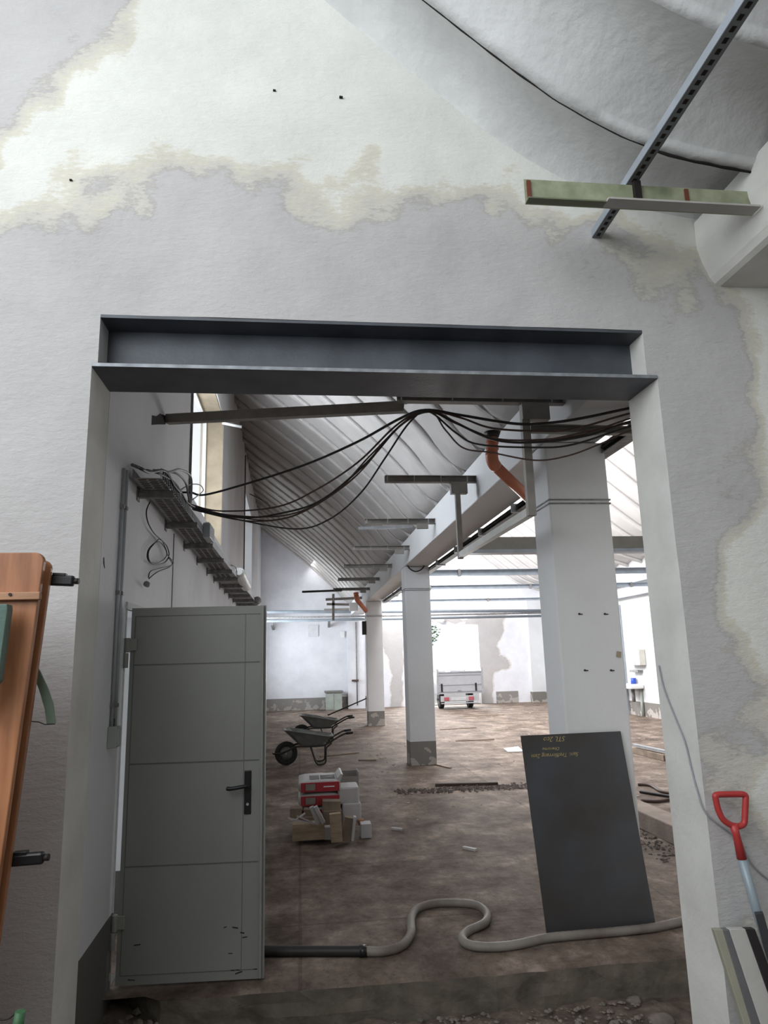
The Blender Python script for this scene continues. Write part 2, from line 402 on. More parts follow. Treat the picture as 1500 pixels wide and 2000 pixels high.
# ================================================================== SETTING
YF, YB = 3.45, 3.80            # front wall, both faces
XL = lambda y: -1.03-(y-4)*.0172      # left hall wall (leans away a little from the column line)
YFAR = 26.6
pf = lambda pts: [(at(x, y, Y=YF).x, at(x, y, Y=YF).z) for x, y in pts]
plast = pf([(-420, 760), (0, 470), (80, 385), (200, 350), (330, 325), (500, 352), (700, 365), (900, 392), (1010, 405), (1130, 460), (1300, 500), (1395, 570), (1450, 690), (1462, 900), (1440, 1200), (1475, 1500), (1500, 1700), (1560, 2400), (-100, 2600), (-500, 1500)])
patch = pf([(-300, -400), (260, -400), (245, -20), (215, 55), (150, 110), (105, 150), (95, 200), (30, 250), (-60, 330), (-300, 420)])
OPEN = (-1.028, 1.958, -1, 3.20)
wall('wall_front', PL, lambda u, v, d: (u, YF+d, v), (-3.6, 8.0), (-.45, 8.6), YB-YF, [(-1.028, 1.958, -.4501, 3.20), (-1.0, 1.90, 3.20, 3.475)], step=.045,
     polys=[plast, patch], soft=.8, lump=.006, reveal=mat('jamb_paint', (.68, .675, .64), .9, var=.14, scale=3, bump=.2, bscale=20, detail=9))

# left hall wall with a doorway and two windows; the third is unseen, added for its light
DOOR = (4.46, 5.30, 0, 2.06); WIN1 = (7.02, 10.5, 3.40, 5.38); WIN2 = (16.3, 19.6, 3.6, 5.6); WIN_ADDED = (21.9, 25.3, 1.3, 3.5)
wl = wall('wall_left', LW, lambda u, v, d: (XL(u)-d, u, v), (YB, 27.2), (-.2, 6.75), .34, [(4.46, 5.30, -.2001 if 0 else 0.0, 2.06), WIN1, WIN2, WIN_ADDED], step=.6)
# tan bare reveals of the first window
mb = MB()
y0, y1, z0, z1 = WIN1
mb.box((XL(y1)-.34, y1-.012, z0), (XL(y1)-.005, y1, z1)).box((XL(y0)-.34, y0, z1-.012), (XL(y1)-.005, y1-.012, z1)).box((XL(y0)-.40, y0, z0), (XL(y1)-.005, y1-.012, z0+.012))
tag(mb.build('window_reveal', TAN), kind='structure').name = 'trim_1'
for n, (y0, y1, z0, z1) in enumerate((WIN1, WIN2, WIN_ADDED), 1):  # the third is an added window, out of sight, to light the far wall
    wn = empty('window_%d' % n, (XL(y0)-.3, y0, z0), kind='structure')
    mb = MB(); xx = XL((y0+y1)/2)-.33
    for a, b in (((xx, y0, z0), (xx+.05, y0+.05, z1)), ((xx, y1-.05, z0), (xx+.05, y1, z1)), ((xx, y0, z0), (xx+.05, y1, z0+.05)), ((xx, y0, z1-.05), (xx+.05, y1, z1))): mb.box(a, b)
    mb.build('window_frame', WHITE, wn)
    MB().box((xx+.02, y0+.05, z0+.05), (xx+.026, y1-.05, z1-.05)).build('window_pane', GLASS, wn)

# far wall with the gateway
fpl = [(3.0, 4.0), (3.2, 3.15), (6.6, 3.2), (7.9, 3.35), (7.7, 2.6), (7.45, 2.2), (7.5, 1.7), (7.9, 1.6), (7.85, 1.2), (7.35, 1.1), (7.2, .6), (7.1, -.3), (6.6, -.3), (6.2, 3.0), (3.9, 3.0), (3.7, -.3), (3.3, -.3), (3.35, 1.5), (2.9, 2.6), (2.5, 3.2)]
GATE = (3.90, 6.74, 0, 2.93)
wall('wall_far', PF, lambda u, v, d: (u, YFAR+d, v), (-1.9, 9.7), (-.2, 9.6), .35, [GATE], step=.14, polys=[fpl], soft=.35)
# grey dado on the far wall
mb = MB()
for a, b in ((-1.4, 2.9), (7.3, 8.15)): mb.box((a, YFAR-.012, 0), (b, YFAR, .42))
tag(mb.build('baseboard_far', hall_paint('dado_far', (.3, .28, .26), dado=(.23, .215, .20), zc=.5)), kind='structure')
wall('wall_right', HW, lambda u, v, d: (9.35+d, u, v), (YB, 27.2), (-.2, 4.3), .3, [], step=.8)
# pilasters on the far wall
for x0, x1, y in ((1.72, 2.36, 26.25), (8.60, 9.3, 26.3)):
    pass
o = MB().box((1.74, 26.3, 0), (2.36, YFAR, 3.3)).build('trim_2', PF); o['kind'] = 'structure'
o = MB().box((8.62, 26.3, 0), (9.3, YFAR, 3.9)).build('trim_3', HW); o['kind'] = 'structure'

# floors
o = MB().box((-1.7, 4.24, -.5), (9.7, 27, 0)); 
def floor_mesh():
    mb = MB(); X = np.arange(-1.45, 9.8, .09); n = len(X)
    Yl = [4.24+.0]+list(np.arange(4.32, 8, .12))+list(np.arange(8, 27.01, 1.0))
    vs = []; m_ = len(Yl)
    for j, y in enumerate(Yl):
        for x in X:
            z = 0
            yy = y
            if j == 0: yy = 4.255+.03*mn.noise(Vector((x*2, 0, 2)))+.02*mn.noise(Vector((x*9, 0, 2)))+(.35*max(0, (-.72-x))/.3 if x < -.72 else 0)
            if y < 8: z = .006*mn.noise(Vector((x*3, y*3, 0)))
            if j == 0: z -= .006
            vs.append((x, yy, z))
    fs = [(j*n+i, j*n+i+1, (j+1)*n+i+1, (j+1)*n+i) for j in range(m_-1) for i in range(n-1)]
    k = len(vs)   # the broken front face of the slab
    rows = 6
    for r in range(1, rows):
        for i, x in enumerate(X):
            vx = vs[i]; t = r/(rows-1)
            vs.append((x, vx[1]+.015*t+.022*mn.noise(Vector((x*6, r*.7, 7))), -.006-.3*t))
    for r in range(rows-1):
        for i in range(n-1):
            a0 = i if r == 0 else k+(r-1)*n+i; b0 = k+r*n+i
            fs.append((a0, b0, b0+1, a0+1))
    nf = (m_-1)*(n-1); mb.add(vs, fs, True); mb.mi = [0]*nf+[1]*(len(fs)-nf); mb.sm = [False]*len(fs); return mb
o = floor_mesh().build('floor', [FL, mat('slab_face', (.135, .115, .09), .9, var=.45, scale=7, bump=.6, bscale=16, detail=9)], origin=False); o['kind'] = 'structure'
def earth():
    mb = MB(); X = np.arange(-3.6, 8.01, .05); Y = np.arange(3.2, 4.75, .05); n = len(X)
    Yl = [-5.2, -2, 0, 2, 3]+list(Y)
    vs = [(x, y, -.19+(.035*mn.noise(Vector((x*4, y*4, 0)))+.022*mn.noise(Vector((x*12, y*12, 4))) if y > 3 else 0)+(.10*max(0, min(1, (-.5-x)*2))*max(0, min(1, (y-3.85)*3)))) for y in Yl for x in X]
    fs = [(j*n+i, j*n+i+1, (j+1)*n+i+1, (j+1)*n+i) for j in range(len(Yl)-1) for i in range(n-1)]
    mb.add(vs, fs, True); return mb
o = earth().build('floor_near', EARTH, origin=False); o['kind'] = 'structure'
o = MB().box((-6, 27.0, -.08), (22, 48, -.02)).build('ground_outside', GROUT); o['kind'] = 'structure'

# pleated shell roofs
def interp(x, P):
    xs = [p[0] for p in P]; zs = [p[1] for p in P]
    # smooth (monotone-ish) interpolation
    i = max(0, min(len(xs)-2, int(np.searchsorted(xs, x)-1))); h_ = xs[i+1]-xs[i]; t = (x-xs[i])/h_
    def sl(k):
        a = max(0, k-1); b = min(len(xs)-1, k+1); return (zs[b]-zs[a])/(xs[b]-xs[a])
    m0, m1 = sl(i)*h_, sl(i+1)*h_
    return (2*t**3-3*t*t+1)*zs[i]+(t**3-2*t*t+t)*m0+(-2*t**3+3*t*t)*zs[i+1]+(t**3-t*t)*m1
def shell(name, P, y0, y1, phase, period, amp, m, skew=1, nx=40, fade=(0, 0), lip=.0, per=9):
    """row of arched shells; neighbouring shells meet in a crisp joint with a small step (lip)"""
    mb = MB(); xs = np.linspace(P[0][0], P[-1][0], nx); zx = [interp(x, P) for x in xs]
    fd = [min(1, max(0, (P[-1][0]-x-fade[0])/max(fade[1], 1e-3))) if fade[1] else 1 for x in xs]
    k0 = int(math.floor((y0-phase)/period)); k1 = int(math.ceil((y1-phase)/period))
    prev = None
    for k in range(k0, k1):
        us = [u for u in np.linspace(0, 1, per+1)]; rows = []
        for u in us:
            y = min(max(phase+(k+u)*period, y0), y1)
            a = (math.sin(PI*u**skew)**.85 if 0 < u < 1 else 0)+lip*u
            rows.append([(xs[i], y, zx[i]+fd[i]*(amp*a)) for i in range(nx)])
        vs = [v for r in rows for v in r]
        mb.add(vs, [(r*nx+i, (r+1)*nx+i, (r+1)*nx+i+1, r*nx+i+1) for r in range(len(us)-1) for i in range(nx-1)], True)
        if lip and prev is not None:
            mb.add(prev+rows[0], [(i, nx+i, nx+i+1, i+1) for i in range(nx-1)], False)
        prev = rows[-1]
    o = mb.build(name, m, origin=False, fix=False); o['kind'] = 'structure'
    sm = o.modifiers.new('thickness', 'SOLIDIFY'); sm.thickness = .06
    sm.offset = 1 if o.data.polygons[0].normal.z > 0 else -1
    return o
PH = [(-1.75, 6.90), (-1.0, 6.30), (0, 5.52), (.6, 5.0), (1.0, 4.62), (1.3, 4.31), (1.5, 4.08), (1.65, 3.93), (1.82, 3.82), (2.0, 3.76), (2.25, 3.72)]
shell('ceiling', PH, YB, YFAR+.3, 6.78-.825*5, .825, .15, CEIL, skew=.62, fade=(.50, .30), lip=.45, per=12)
PN = [(-3.6, 8.6), (-1.4, 6.75), (-.5, 6.02), (.15, 5.42), (.8, 4.84), (1.33, 4.42), (1.8, 4.19), (2.3, 4.10), (2.6, 4.08)]
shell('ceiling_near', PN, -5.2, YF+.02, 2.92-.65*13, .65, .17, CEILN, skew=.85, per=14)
P2 = [(2.5, 9.2), (4, 7.95), (6, 6.35), (7.5, 5.1), (8.4, 4.45), (9.4, 4.1)]
shell('ceiling_right', P2, YB, YFAR+.3, 6.78-.825*5, .825, .14, mat('shell_white', (.60, .585, .57), .9, var=.1, scale=2), skew=.7, lip=.5)
PN2 = [(2.9, 9.0), (4, 8.0), (6, 6.3), (8, 5.0)]
shell('ceiling_near_right', PN2, -5.2, YF+.02, 2.92-.65*13, .65, .1, CEILN, skew=.9)
# near room enclosing walls
wall('wall_near_left', HW, lambda u, v, d: (-3.6-d, u, v), (-5.2, YF), (-.3, 2.4), .3, [], step=1)
wall('wall_near_rear', HW, lambda u, v, d: (u, -5.2-d, v), (-3.6, 8), (-.3, 8.6), .3, [], step=1)
wall('wall_near_right', HW, lambda u, v, d: (8+d, u, v), (-5.2, YF), (-.3, 5.0), .3, [], step=1)
# cracks along the shell joints of the near ceiling
for k, (yj, xr) in enumerate(((2.925, (.3, 2.34)),)):
    rng = random.Random(4)
    pts = [Vector((x, yj+.006*mn.noise(Vector((x*9, 0, 0))), interp(x, PN)-.003)) for x in np.linspace(xr[0], xr[1], 60)]
    rr = [.003+.005*abs(mn.noise(Vector((i*.23, 3, k)))) + (.004 if i > 42 else 0) for i in range(60)]
    o = MB().tube(pts, rr, 5).build('trim_4', DARK); o['kind'] = 'structure'

# ================================================================== CONCRETE FRAME
def column(x0, x1, y0, y1, label):
    c = empty('column', ((x0+x1)/2, (y0+y1)/2, 0), label, 'column', 'concrete columns under the beam')
    MB().box((x0, y0, 0), (x1, y1, 3.275)).build('shaft', CW, c, bevel=.012)
    zb = 2.80 if y0 < 6 else 2.86
    for dz in (0, .028): MB().box((x0-.006, y0-.008, zb+dz), (x1+.006, y1+.008, zb+dz+.010)).build('strap', GALVD, c)
    return c
c1 = column(1.82, 2.285, 4.88, 5.24, 'nearest white concrete column, behind the leaning black steel sheet')
for px, py in ((1131, 1199), (1181, 1199), (1142, 1309), (1193, 1309)):
    p = at(px, py, Y=4.88)
    MB().cyl((p.x, 4.90, p.z), (p.x, 4.872, p.z), .007, 8).obox((p.x+.008, 4.876, p.z-.002), (.03, .008, .006)).build('wall_plug', RUB, c1)
p = at(1210, 1278, Y=4.88)
MB().obox((p.x-.008, 4.876, p.z), (.028, .01, .04), (0, .2, 0)).build('chipped_spot', TAN, c1)
column(1.80, 2.235, 12.0, 12.42, 'white concrete column with grey foot in the middle of the row')
column(1.80, 2.235, 19.25, 19.68, 'farthest white concrete column, near the gateway')
tag(MB().box((1.80, YB+.002, 3.28), (2.235, 25.05, 3.70)).build('concrete_beam', CW, bevel=.01), 'long white concrete beam running over the row of columns', 'beam')
# white filler strips marking where the shells sit on the beam
o = MB()
prof = [(2.29, 4.16), (2.285, 4.04), (2.29, 3.98), (2.31, 3.90), (2.345, 3.81), (2.37, 3.775), (2.40, 3.76), (3.2, 3.76), (3.2, 4.2)]
tag(MB().prism(prof, -5.2, YF-.002).build('near_concrete_beam', mat('chalky_white', (.72, .72, .69), .9, var=.12, scale=3, bump=.25, bscale=20)), 'rounded white concrete beam where the near ceiling comes down at right', 'beam')

# ================================================================== STEEL LINTEL
L_ = empty('steel_lintel', (.45, YF, 3.2), 'dark grey steel I-beam lintel over the wide wall opening', 'beam')
MB().box((-1.0, YF+.16, 3.205), (1.9, YF+.176, 3.47)).build('web', STEEL, L_)
MB().box((-1.026, YF-.004, 3.19), (1.956, YB-.01, 3.208)).build('bottom_flange', STEEL, L_)
MB().box((-1.0, YF+.002, 3.458), (1.9, YB-.01, 3.474)).build('top_flange', STEEL, L_)
tag(MB().box((-1.026, YF-.0065, 3.19), (1.956, YF-.0042, 3.208)).build('flange_edge', EDGE, L_), 'pale scuffed edge of the bottom flange')

# ================================================================== METAL DOOR in the left wall
D = empty('door_1', (-1.0, 4.48, 0), 'open grey sheet metal door leaf with black lever handle, on the left', 'door', kind='structure')
ya, yb = 4.47, 4.43
A = at(262, 1187, Y=4.48); B = at(523, 1183, Y=4.43)
xl, xr = -1.005, -.20
zt = 2.062
LM = MB(); LM.hexa([(xl, 4.452, .012), (xr, 4.402, .012), (xr, 4.452, .012), (xl, 4.502, .012), (xl, 4.452, zt), (xr, 4.402, zt), (xr, 4.452, zt), (xl, 4.502, zt)])
leaf_mb = LM
def leafp(t, z, off=0): return Vector((xl+(xr-xl)*t, 4.452-.05*t-off, z))
mb = LM; mb.cm = 1
for z in (1.725, 1.163, .612): mb.bar(leafp(.03, z), leafp(.955, z), .004, .007)
mb.bar(leafp(.03, zt-.05), leafp(.955, zt-.05), .004, .004); mb.bar(leafp(.03, .06), leafp(.955, .06), .004, .004)
mb.bar(leafp(.03, .06), leafp(.03, zt-.05), .004, .004, up=(1, 0, 0)); mb.bar(leafp(.845, .06), leafp(.845, zt-.05), .003, .003, up=(1, 0, 0))
MB().bar(leafp(.975, .02, .006), leafp(.975, zt-.002, .006), .04, .012, up=(1, 0, 0)).build('edge_profile', mat('door_edge', (.24, .245, .22), .5, bump=0), D, bevel=.002)
# black scuffs near the foot of the door are paint damage
mb.cm = 2; rs = random.Random(3)
for _ in range(11):
    t = rs.choice([rs.uniform(.05, .95), rs.uniform(.6, .95)]); z = rs.uniform(.03, .3) if rs.random() < .6 else .06
    mb.obox(leafp(t, z, .0015), (rs.uniform(.006, .045), .002, rs.uniform(.003, .006)), (0, rs.uniform(-.3, .3), 0))
mb.build('door_leaf', [DOORG, mat('door_seam', (.12, .125, .115), .6, bump=0), RUB], D)
H = empty('door_handle', (0, 0, 0)); H.parent = D; H.location = (0, 0, 0); PW[H.name] = PW[D.name]
pc = at(484, 1545, Y=4.41)
hx, hz = pc.x, pc.z
MB().box((hx-.02, 4.40, hz-.125), (hx+.02, 4.413, hz+.115)).build('backplate', BLACK, H, bevel=.004)
lp = at(442, 1537, Y=4.36)
MB().tube(smooth_path([(hx, 4.41, hz+.035), (hx, 4.365, hz+.035), (hx-.02, 4.355, hz+.034), (lp.x+.03, 4.353, hz+.026), (lp.x, 4.355, hz+.028)], 5), [.011]*16+[.012]*4+[.006], 10).build('lever', BLACK, H)
MB().cyl((hx, 4.403, hz-.07), (hx, 4.397, hz-.07), .008, 12).build('key_cylinder', GALV, H)
for z in (1.80, .285):
    mb = MB()
    mb.cyl((-1.022, 4.445, z), (-1.022, 4.445, z+.085), .017, 14); mb.cyl((-1.026, 4.440, z-.09), (-1.026, 4.440, z-.003), .015, 14)
    mb.box((-1.02, 4.437, z+.01), (-.965, 4.447, z+.08))
    mb.build('hinge', mat('hinge_paint', (.26, .265, .24), .5, bump=0), D, bevel=.002)
mb = MB(); xa = XL(4.46)
mb.box((xa-.02, 4.448, 0), (xa+.006, 4.46, 2.10)).box((xa-.02, 5.30, 0), (xa+.012, 5.34, 2.10)).box((xa-.02, 4.43, 2.06), (xa+.012, 5.34, 2.10))
mb.build('door_frame', HW, D)

# ================================================================== LEFT WALL FITTINGS
def wpt(px, py, off=0):
    d = R @ np.array([px-750, py-1000, F]); t = (-1.03+4*.0172)/(d[0]+.0172*d[1])
    p = Vector((d[0]*t, d[1]*t, EYE+d[2]*t)); p.x += off; return p
# twin conduits by the door with their box
for k, dx in enumerate((0, .028)):
    c = empty('conduit', (-1.02, 4.17+dx, 1.3), ['left of two grey conduits running down to the switch box by the door', 'right of two grey conduits running down by the door'][k], 'conduit')
    r = .009 if k == 0 else .013
    y = 4.165+dx*1.6
    MB().tube([(XL(y)+r+.003, y, 2.86), (XL(y)+r+.003, y, 1.40)], r, 10).build('pipe', mat('grey_conduit', (.38, .40, .42), .5, bump=0), c)
    for z in (2.62, 2.12, 1.5): MB().box((XL(y), y-r-.004, z), (XL(y)+2*r+.006, y+r+.004, z+.02)).build('clip', GALVD, c)
s = empty('switch_box', (XL(4.17), 4.17, 1.29), 'small grey surface switch box at the end of the conduit beside the door', 'electrical box')
MB().box((XL(4.17)+.001, 4.13, 1.29), (XL(4.17)+.05, 4.215, 1.40)).build('housing', GREYB, s, bevel=.004)
MB().box((XL(4.17)+.05, 4.138, 1.298), (XL(4.17)+.056, 4.207, 1.392)).build('cover', mat('box_cover', (.42, .44, .42), .5, bump=0), s, bevel=.002)
MB().tube([(XL(4.17)+.02, 4.17, 1.40), (XL(4.17)+.022, 4.175, 1.44)], .005, 8).build('cable_stub', RUB, s)
# hole and pocket
p = wpt(202, 1098)
tag(MB().prism([(3.845, p.z+.02), (3.86, p.z+.028), (3.868, p.z+.005), (3.885, p.z-.03), (3.872, p.z-.025), (3.85, p.z-.005)], XL(3.86)+.0015, XL(3.86)-.02, 'X').build('wall_hole', DARK), 'small ragged black hole broken in the wall left of the conduits', 'hole')
p0, p1 = wpt(297, 826), wpt(322, 812)
tag(MB().prism([(wpt(x, y).y, wpt(x, y).z) for x, y in ((293, 810), (306, 813), (312, 808), (322, 812), (321, 829), (308, 829), (295, 830))], XL(5.2)+.004, XL(5.2)-.02, 'X').build('beam_pocket', DARK), 'dark broken pocket in the left wall where the sloping channel ends', 'hole')
# long sloping channel from the wall to the first bracket
a = wpt(322, 819, .02); b = at(792, 795, Y=4.47)
tag(MB().chan((a.x, a.y, a.z), (b.x, b.y, b.z), .06, .072, .006).build('steel_channel', CHAN), 'long brown-grey steel channel running from the left wall to the first bracket', 'steel channel')
# window side conduit, second conduit seam lines
p = wpt(377, 800)
tag(MB().tube([(XL(6.9)+.012, 6.93, 2.95), (XL(6.9)+.012, 6.93, 6.4)], .012, 8).build('vertical_conduit', GALVD), 'thin grey conduit climbing the wall just left of the tall window', 'conduit')
tag(MB().tube([(XL(16)+.012, 15.9, 2.95), (XL(16)+.012, 15.9, 6.4)], .014, 8).build('vertical_conduit', CABB), 'thin dark conduit climbing the left wall between the two windows', 'conduit')
tag(MB().tube([(XL(6.1)+.004, 6.12, 0.0), (XL(6.1)+.004, 6.12, 2.82)], .004, 6).build('wall_cable', CABG), 'thin vertical cable on the left wall under the cable tray', 'cable')
p = at(440, 833, Y=10.2)
tag(MB().tube([wpt(434, 826, .0), at(472, 834, Y=10.3)], .022, 8).build('window_stay', WHITE), 'short white rod sticking out from the window corner', 'rod')

# ------------------------------------------------------------------ cable tray
T = empty('cable_tray', (-.9, 9, 2.82), 'dusty perforated cable tray running along the left wall', 'cable tray')
XO = -.79; Z0 = 2.835
def xi(y): return XL(y)+.03
BR = [4.62, 5.70, 6.74, 7.73, 8.70, 9.52, 10.36, 11.15, 12.0, 12.9, 13.8]
mb = MB()
mb.hexa([(xi(4.3), 4.3, Z0), (XO-.05, 4.3, Z0), (XO-.03, 14.3, Z0), (xi(14.3), 14.3, Z0), (xi(4.3), 4.3, Z0+.002), (XO-.05, 4.3, Z0+.002), (XO-.03, 14.3, Z0+.002), (xi(14.3), 14.3, Z0+.002)])
mb.cm = 1; y = 4.33; rs = random.Random(5)
while y < 9.6:       # dark slots punched across the base
    if min(abs(y-q) for q in BR) > .06:
        for k in range(3):
            x0 = xi(y)+.03+k*.06; mb.box((x0, y, Z0-.0025), (x0+.045, y+.012, Z0-.0005))
    y += .05
mb.build('tray_base', [mat('tray_dust', (.36, .35, .34), .7, .2, var=.35, scale=18), DARK], T)
mb = MB()
mb.hexa([(XO-.05, 4.3, Z0), (XO-.045, 4.3, Z0), (XO-.025, 14.3, Z0), (XO-.03, 14.3, Z0), (XO-.05, 4.3, Z0+.07), (XO-.045, 4.3, Z0+.07), (XO-.025, 14.3, Z0+.07), (XO-.03, 14.3, Z0+.07)])
mb.cm = 1; y = 4.35
while y < 7.2:
    mb.box((XO-.044, y, Z0+.008), (XO-.041, y+.02, Z0+.062)); y += .06
mb.build('outer_side_rail', [GALV, DARK], T)
MB().hexa([(xi(4.3), 4.3, Z0), (xi(4.3)+.004, 4.3, Z0), (xi(14.3)+.004, 14.3, Z0), (xi(14.3), 14.3, Z0), (xi(4.3), 4.3, Z0+.06), (xi(4.3)+.004, 4.3, Z0+.06), (xi(14.3)+.004, 14.3, Z0+.06), (xi(14.3), 14.3, Z0+.06)]).build('inner_side_rail', GALVD, T)
for y in BR:
    mb = MB(); mb.chan((XL(y)+.001, y, Z0-.026), (XO-.02, y, Z0-.026), .045, .045, .004)
    mb.box((XL(y)+.0005, y-.035, Z0-.07), (XL(y)+.008, y+.035, Z0+.02))
    mb.obox((XL(y)+.03, y-.02, Z0-.03), (.04, .02, .02), (.3, .2, .4)).cyl((XL(y)+.05, y-.03, Z0-.04), (XL(y)+.05, y+.03, Z0-.02), .006, 6)
    mb.build('support_bracket', GALVD, T)
# things lying in or hanging off the tray
p = at(383, 1015, X=XO+.0)
jb = empty('junction_box', (XO-.01, 6.3, 2.80), 'light grey junction box fixed to the outer rail of the cable tray', 'electrical box')
MB().box((XO-.042, 6.18, 2.80), (XO+.02, 6.5, 2.925)).build('housing', mat('light_box', (.38, .40, .42), .5, bump=0), jb, bevel=.006)
MB().box((XO-.03, 6.2, 2.925), (XO+.01, 6.48, 2.935)).build('lid', WHITE, jb, bevel=.003)
loops = [
 ('grey cable arching highest over the near end of the cable tray', [(300, 918), (330, 922), (352, 917), (372, 930), (374, 960), (372, 985)], .011, CABG),
 ('grey cable bowing from the tray edge under the highest arching cable', [(320, 921), (345, 925), (362, 942), (368, 968), (372, 988)], .010, CABG),
 ('thin looped cable reaching out in front of the window', [(345, 962), (370, 947), (390, 947), (397, 957), (390, 965), (376, 976)], .006, CABG),
 ('dark cable running along the top of the tray edge', [(285, 918), (310, 925), (338, 940), (352, 958), (365, 980), (380, 990)], .009, RUB),
 ('dark cable end bending back over the tray behind the looped one', [(258, 908), (275, 915), (292, 922), (322, 920), (340, 948), (352, 962)], .012, RUB),
]
for lab, pts, r, m in loops:
    P = []
    for i, (x, y) in enumerate(pts):
        P.append(at(x, y, X=(-.90 if i == 0 else -.84+.02*i/len(pts))))
    tag(MB().tube(smooth_path(P, 6), r*.8, 7).build('tray_cable', m), lab, 'cable')
rs = random.Random(8)
mb = MB()
for k in range(16):
    y0_ = rs.uniform(4.35, 13); x_ = rs.uniform(-1.0, -.85)
    P = [(x_+rs.uniform(-.03, .03), y0_+j*.16, Z0+.02+rs.uniform(0, .05)) for j in range(7)]
    mb.tube(smooth_path(P, 3), rs.uniform(.005, .01), 6)
tag(mb.build('tray_wiring', RUB), 'tangle of dusty wires lying in the cable tray', 'wiring', kind='stuff')
# coiled wire hanging from the tray
P = [at(x, y, X=-1.02) for x, y in ((293, 980), (286, 998), (289, 1020), (300, 1040), (312, 1052), (325, 1065), (330, 1085), (320, 1100), (300, 1102), (288, 1090), (292, 1070), (310, 1058), (322, 1070), (328, 1085), (338, 1098), (330, 1108), (308, 1117), (291, 1130))]
cw = empty('hanging_wire', P[0], 'thin dark wire hanging in a loop from the cable tray against the wall', 'wire')
MB().tube(smooth_path(P, 6), .0045, 6).build('coil', RUB, cw)
P = [at(x, y, X=-1.015) for x, y in ((311, 1052), (303, 1060), (290, 1078), (294, 1098), (312, 1098), (326, 1083), (318, 1058), (313, 1054))]
MB().tube(smooth_path(P, 6), .004, 6).build('coil', RUB, cw)
P = [at(x, y, X=-1.01) for x, y in ((330, 1090), (336, 1103), (312, 1110), (294, 1116), (290, 1128))]
MB().tube(smooth_path(P, 6), .004, 6).build('loose_end', RUB, cw)
q = at(287, 1141, X=-1.01)
MB().cyl(q+Vector((0, -.02, 0)), q+Vector((0, .02, 0)), .02, 10).build('plug', GALVD, cw)
# white cylinder lamp and small spotlight at the far end of the tray
f1 = empty('wall_cylinder', (-.95, 11.5, 2.85), 'white cylindrical canister lying beyond the tray rail', 'canister')
a, b = at(466, 1116, X=-.80), at(482, 1148, X=-.80)
MB().tube([a, a.lerp(b, .1), a.lerp(b, .9), b], [.05, .075, .075, .045], 14).build('body', WHITE, f1)
MB().tube(smooth_path([at(452, 1104, X=-.8), at(460, 1108, X=-.8), at(463, 1118, X=-.8)], 5), .006, 6).build('wire', RUB, f1)
q = at(499, 1172, X=-.80)
tag(MB().tube([q, q+Vector((.02, .15, 0))], [.05, .08], 12).build('spotlight', GALVD), 'small round spotlight at the far end of the cable tray', 'lamp')

# ================================================================== BRACKETS ON THE BEAM
BY = [4.40, 6.87, 9.10, 11.35, 13.6, 15.85, 18.1]
def bracket(i, y):
    labs = ['first wide steel bracket just behind the lintel, holding the cables', 'second bracket with a long hanging post beside the orange pipe', 'third bracket arm from the front with a perforated strip under it',
            'fourth bracket arm from the front, next to the middle column', 'fifth bracket arm along the beam, counting from the front', 'sixth small bracket arm along the beam', 'farthest bracket arm, with the long dark rod']
    z = 3.395 if i == 0 else 3.47
    g = empty('beam_bracket', (1.5, y, z), labs[i], 'bracket')
    x0, x1 = (.65, 1.80) if i == 0 else (.86, 1.80)
    MB().chan((x1, y, z+.03), (x0, y, z+.03), .06, .07, .005).build('arm', CHAN, g)
    for x in np.linspace(x0+.02, x1-.1, 4): MB().box((x, y-.034, z), (x+.008, y-.028, z+.06)).build('gusset', GALV, g)
    if i < 2:
        MB().box((1.49 if i == 0 else 1.53, y-.04, z-.125), (1.68 if i == 0 else 1.70, y+.03, z-.005)).build('head_plate', CHAN, g, bevel=.003)
        MB().box((1.487 if i == 0 else 1.575, y-.03, 2.615 if i == 0 else 2.68), (1.54 if i == 0 else 1.625, y+.02, z-.125)).build('post', CHAN, g)
    else:
        MB().box((1.55, y-.03, z-.07), (1.70, y+.02, z-.005)).build('head_plate', CHAN, g, bevel=.003)
    return g
for i, y in enumerate(BY): bracket(i, y)
tag(MB().bar((1.515, 4.425, 2.645), (1.60, 6.83, 2.715), .05, .055).build('support_rail', mat('pale_rail', (.50, .49, .46), .5, bump=.02)), 'pale rail joining the feet of the two hanging posts', 'rail')
a, b = at(700, 1032, Y=9.07), at(806, 1029, Y=9.07)
tag(MB().bar(a, b, .04, .035).build('perforated_strip', GALV), 'perforated galvanised strip under the third bracket', 'strip')
a, b = at(590, 1156, Y=18.1), at(668, 1153, Y=18.1)
tag(MB().bar(a, b, .05, .05).build('dark_rod', RUB), 'long thin dark rod sticking out left of the farthest bracket', 'rod')
for k, (x0, y0, x1, y1, Yd) in enumerate(((636, 1171, 690, 1168, 20.5), (638, 1180, 700, 1181, 22.3), (633, 1191, 676, 1190, 24.2))):
    q = at(x1, y1, Y=Yd); q.x = 1.80
    tag(MB().bar(at(x0, y0, Y=Yd), q, .06, .07).build('short_channel', CHAN), ['short dark channel just under the long thin rod', 'short pale channel in the middle below the long thin rod', 'lowest short channel, just above the cross pipes'][k], 'steel channel')
tag(MB().bar(at(651, 1160, Y=22.3), at(651, 1212, Y=22.3), .08, .06, up=(0, 1, 0)).build('hanger_post', CHAN), 'small upright post between the short channels and cross pipes', 'post')
q = at(689, 1185, Y=22)
tag(MB().box((q.x-.1, q.y, q.z-.13), (1.799, q.y+.1, max(q.z+.13, 3.35))).build('lamp_box', WHITE), 'small white box under the beam beside the far orange pipe', 'box')
q = at(712, 1226, Y=19.2)
tag(MB().box((1.69, 19.3, q.z-.18), (1.797, 19.42, q.z+.18)).build('wall_bell', RUB), 'small black device on the left side of the farthest column', 'device')

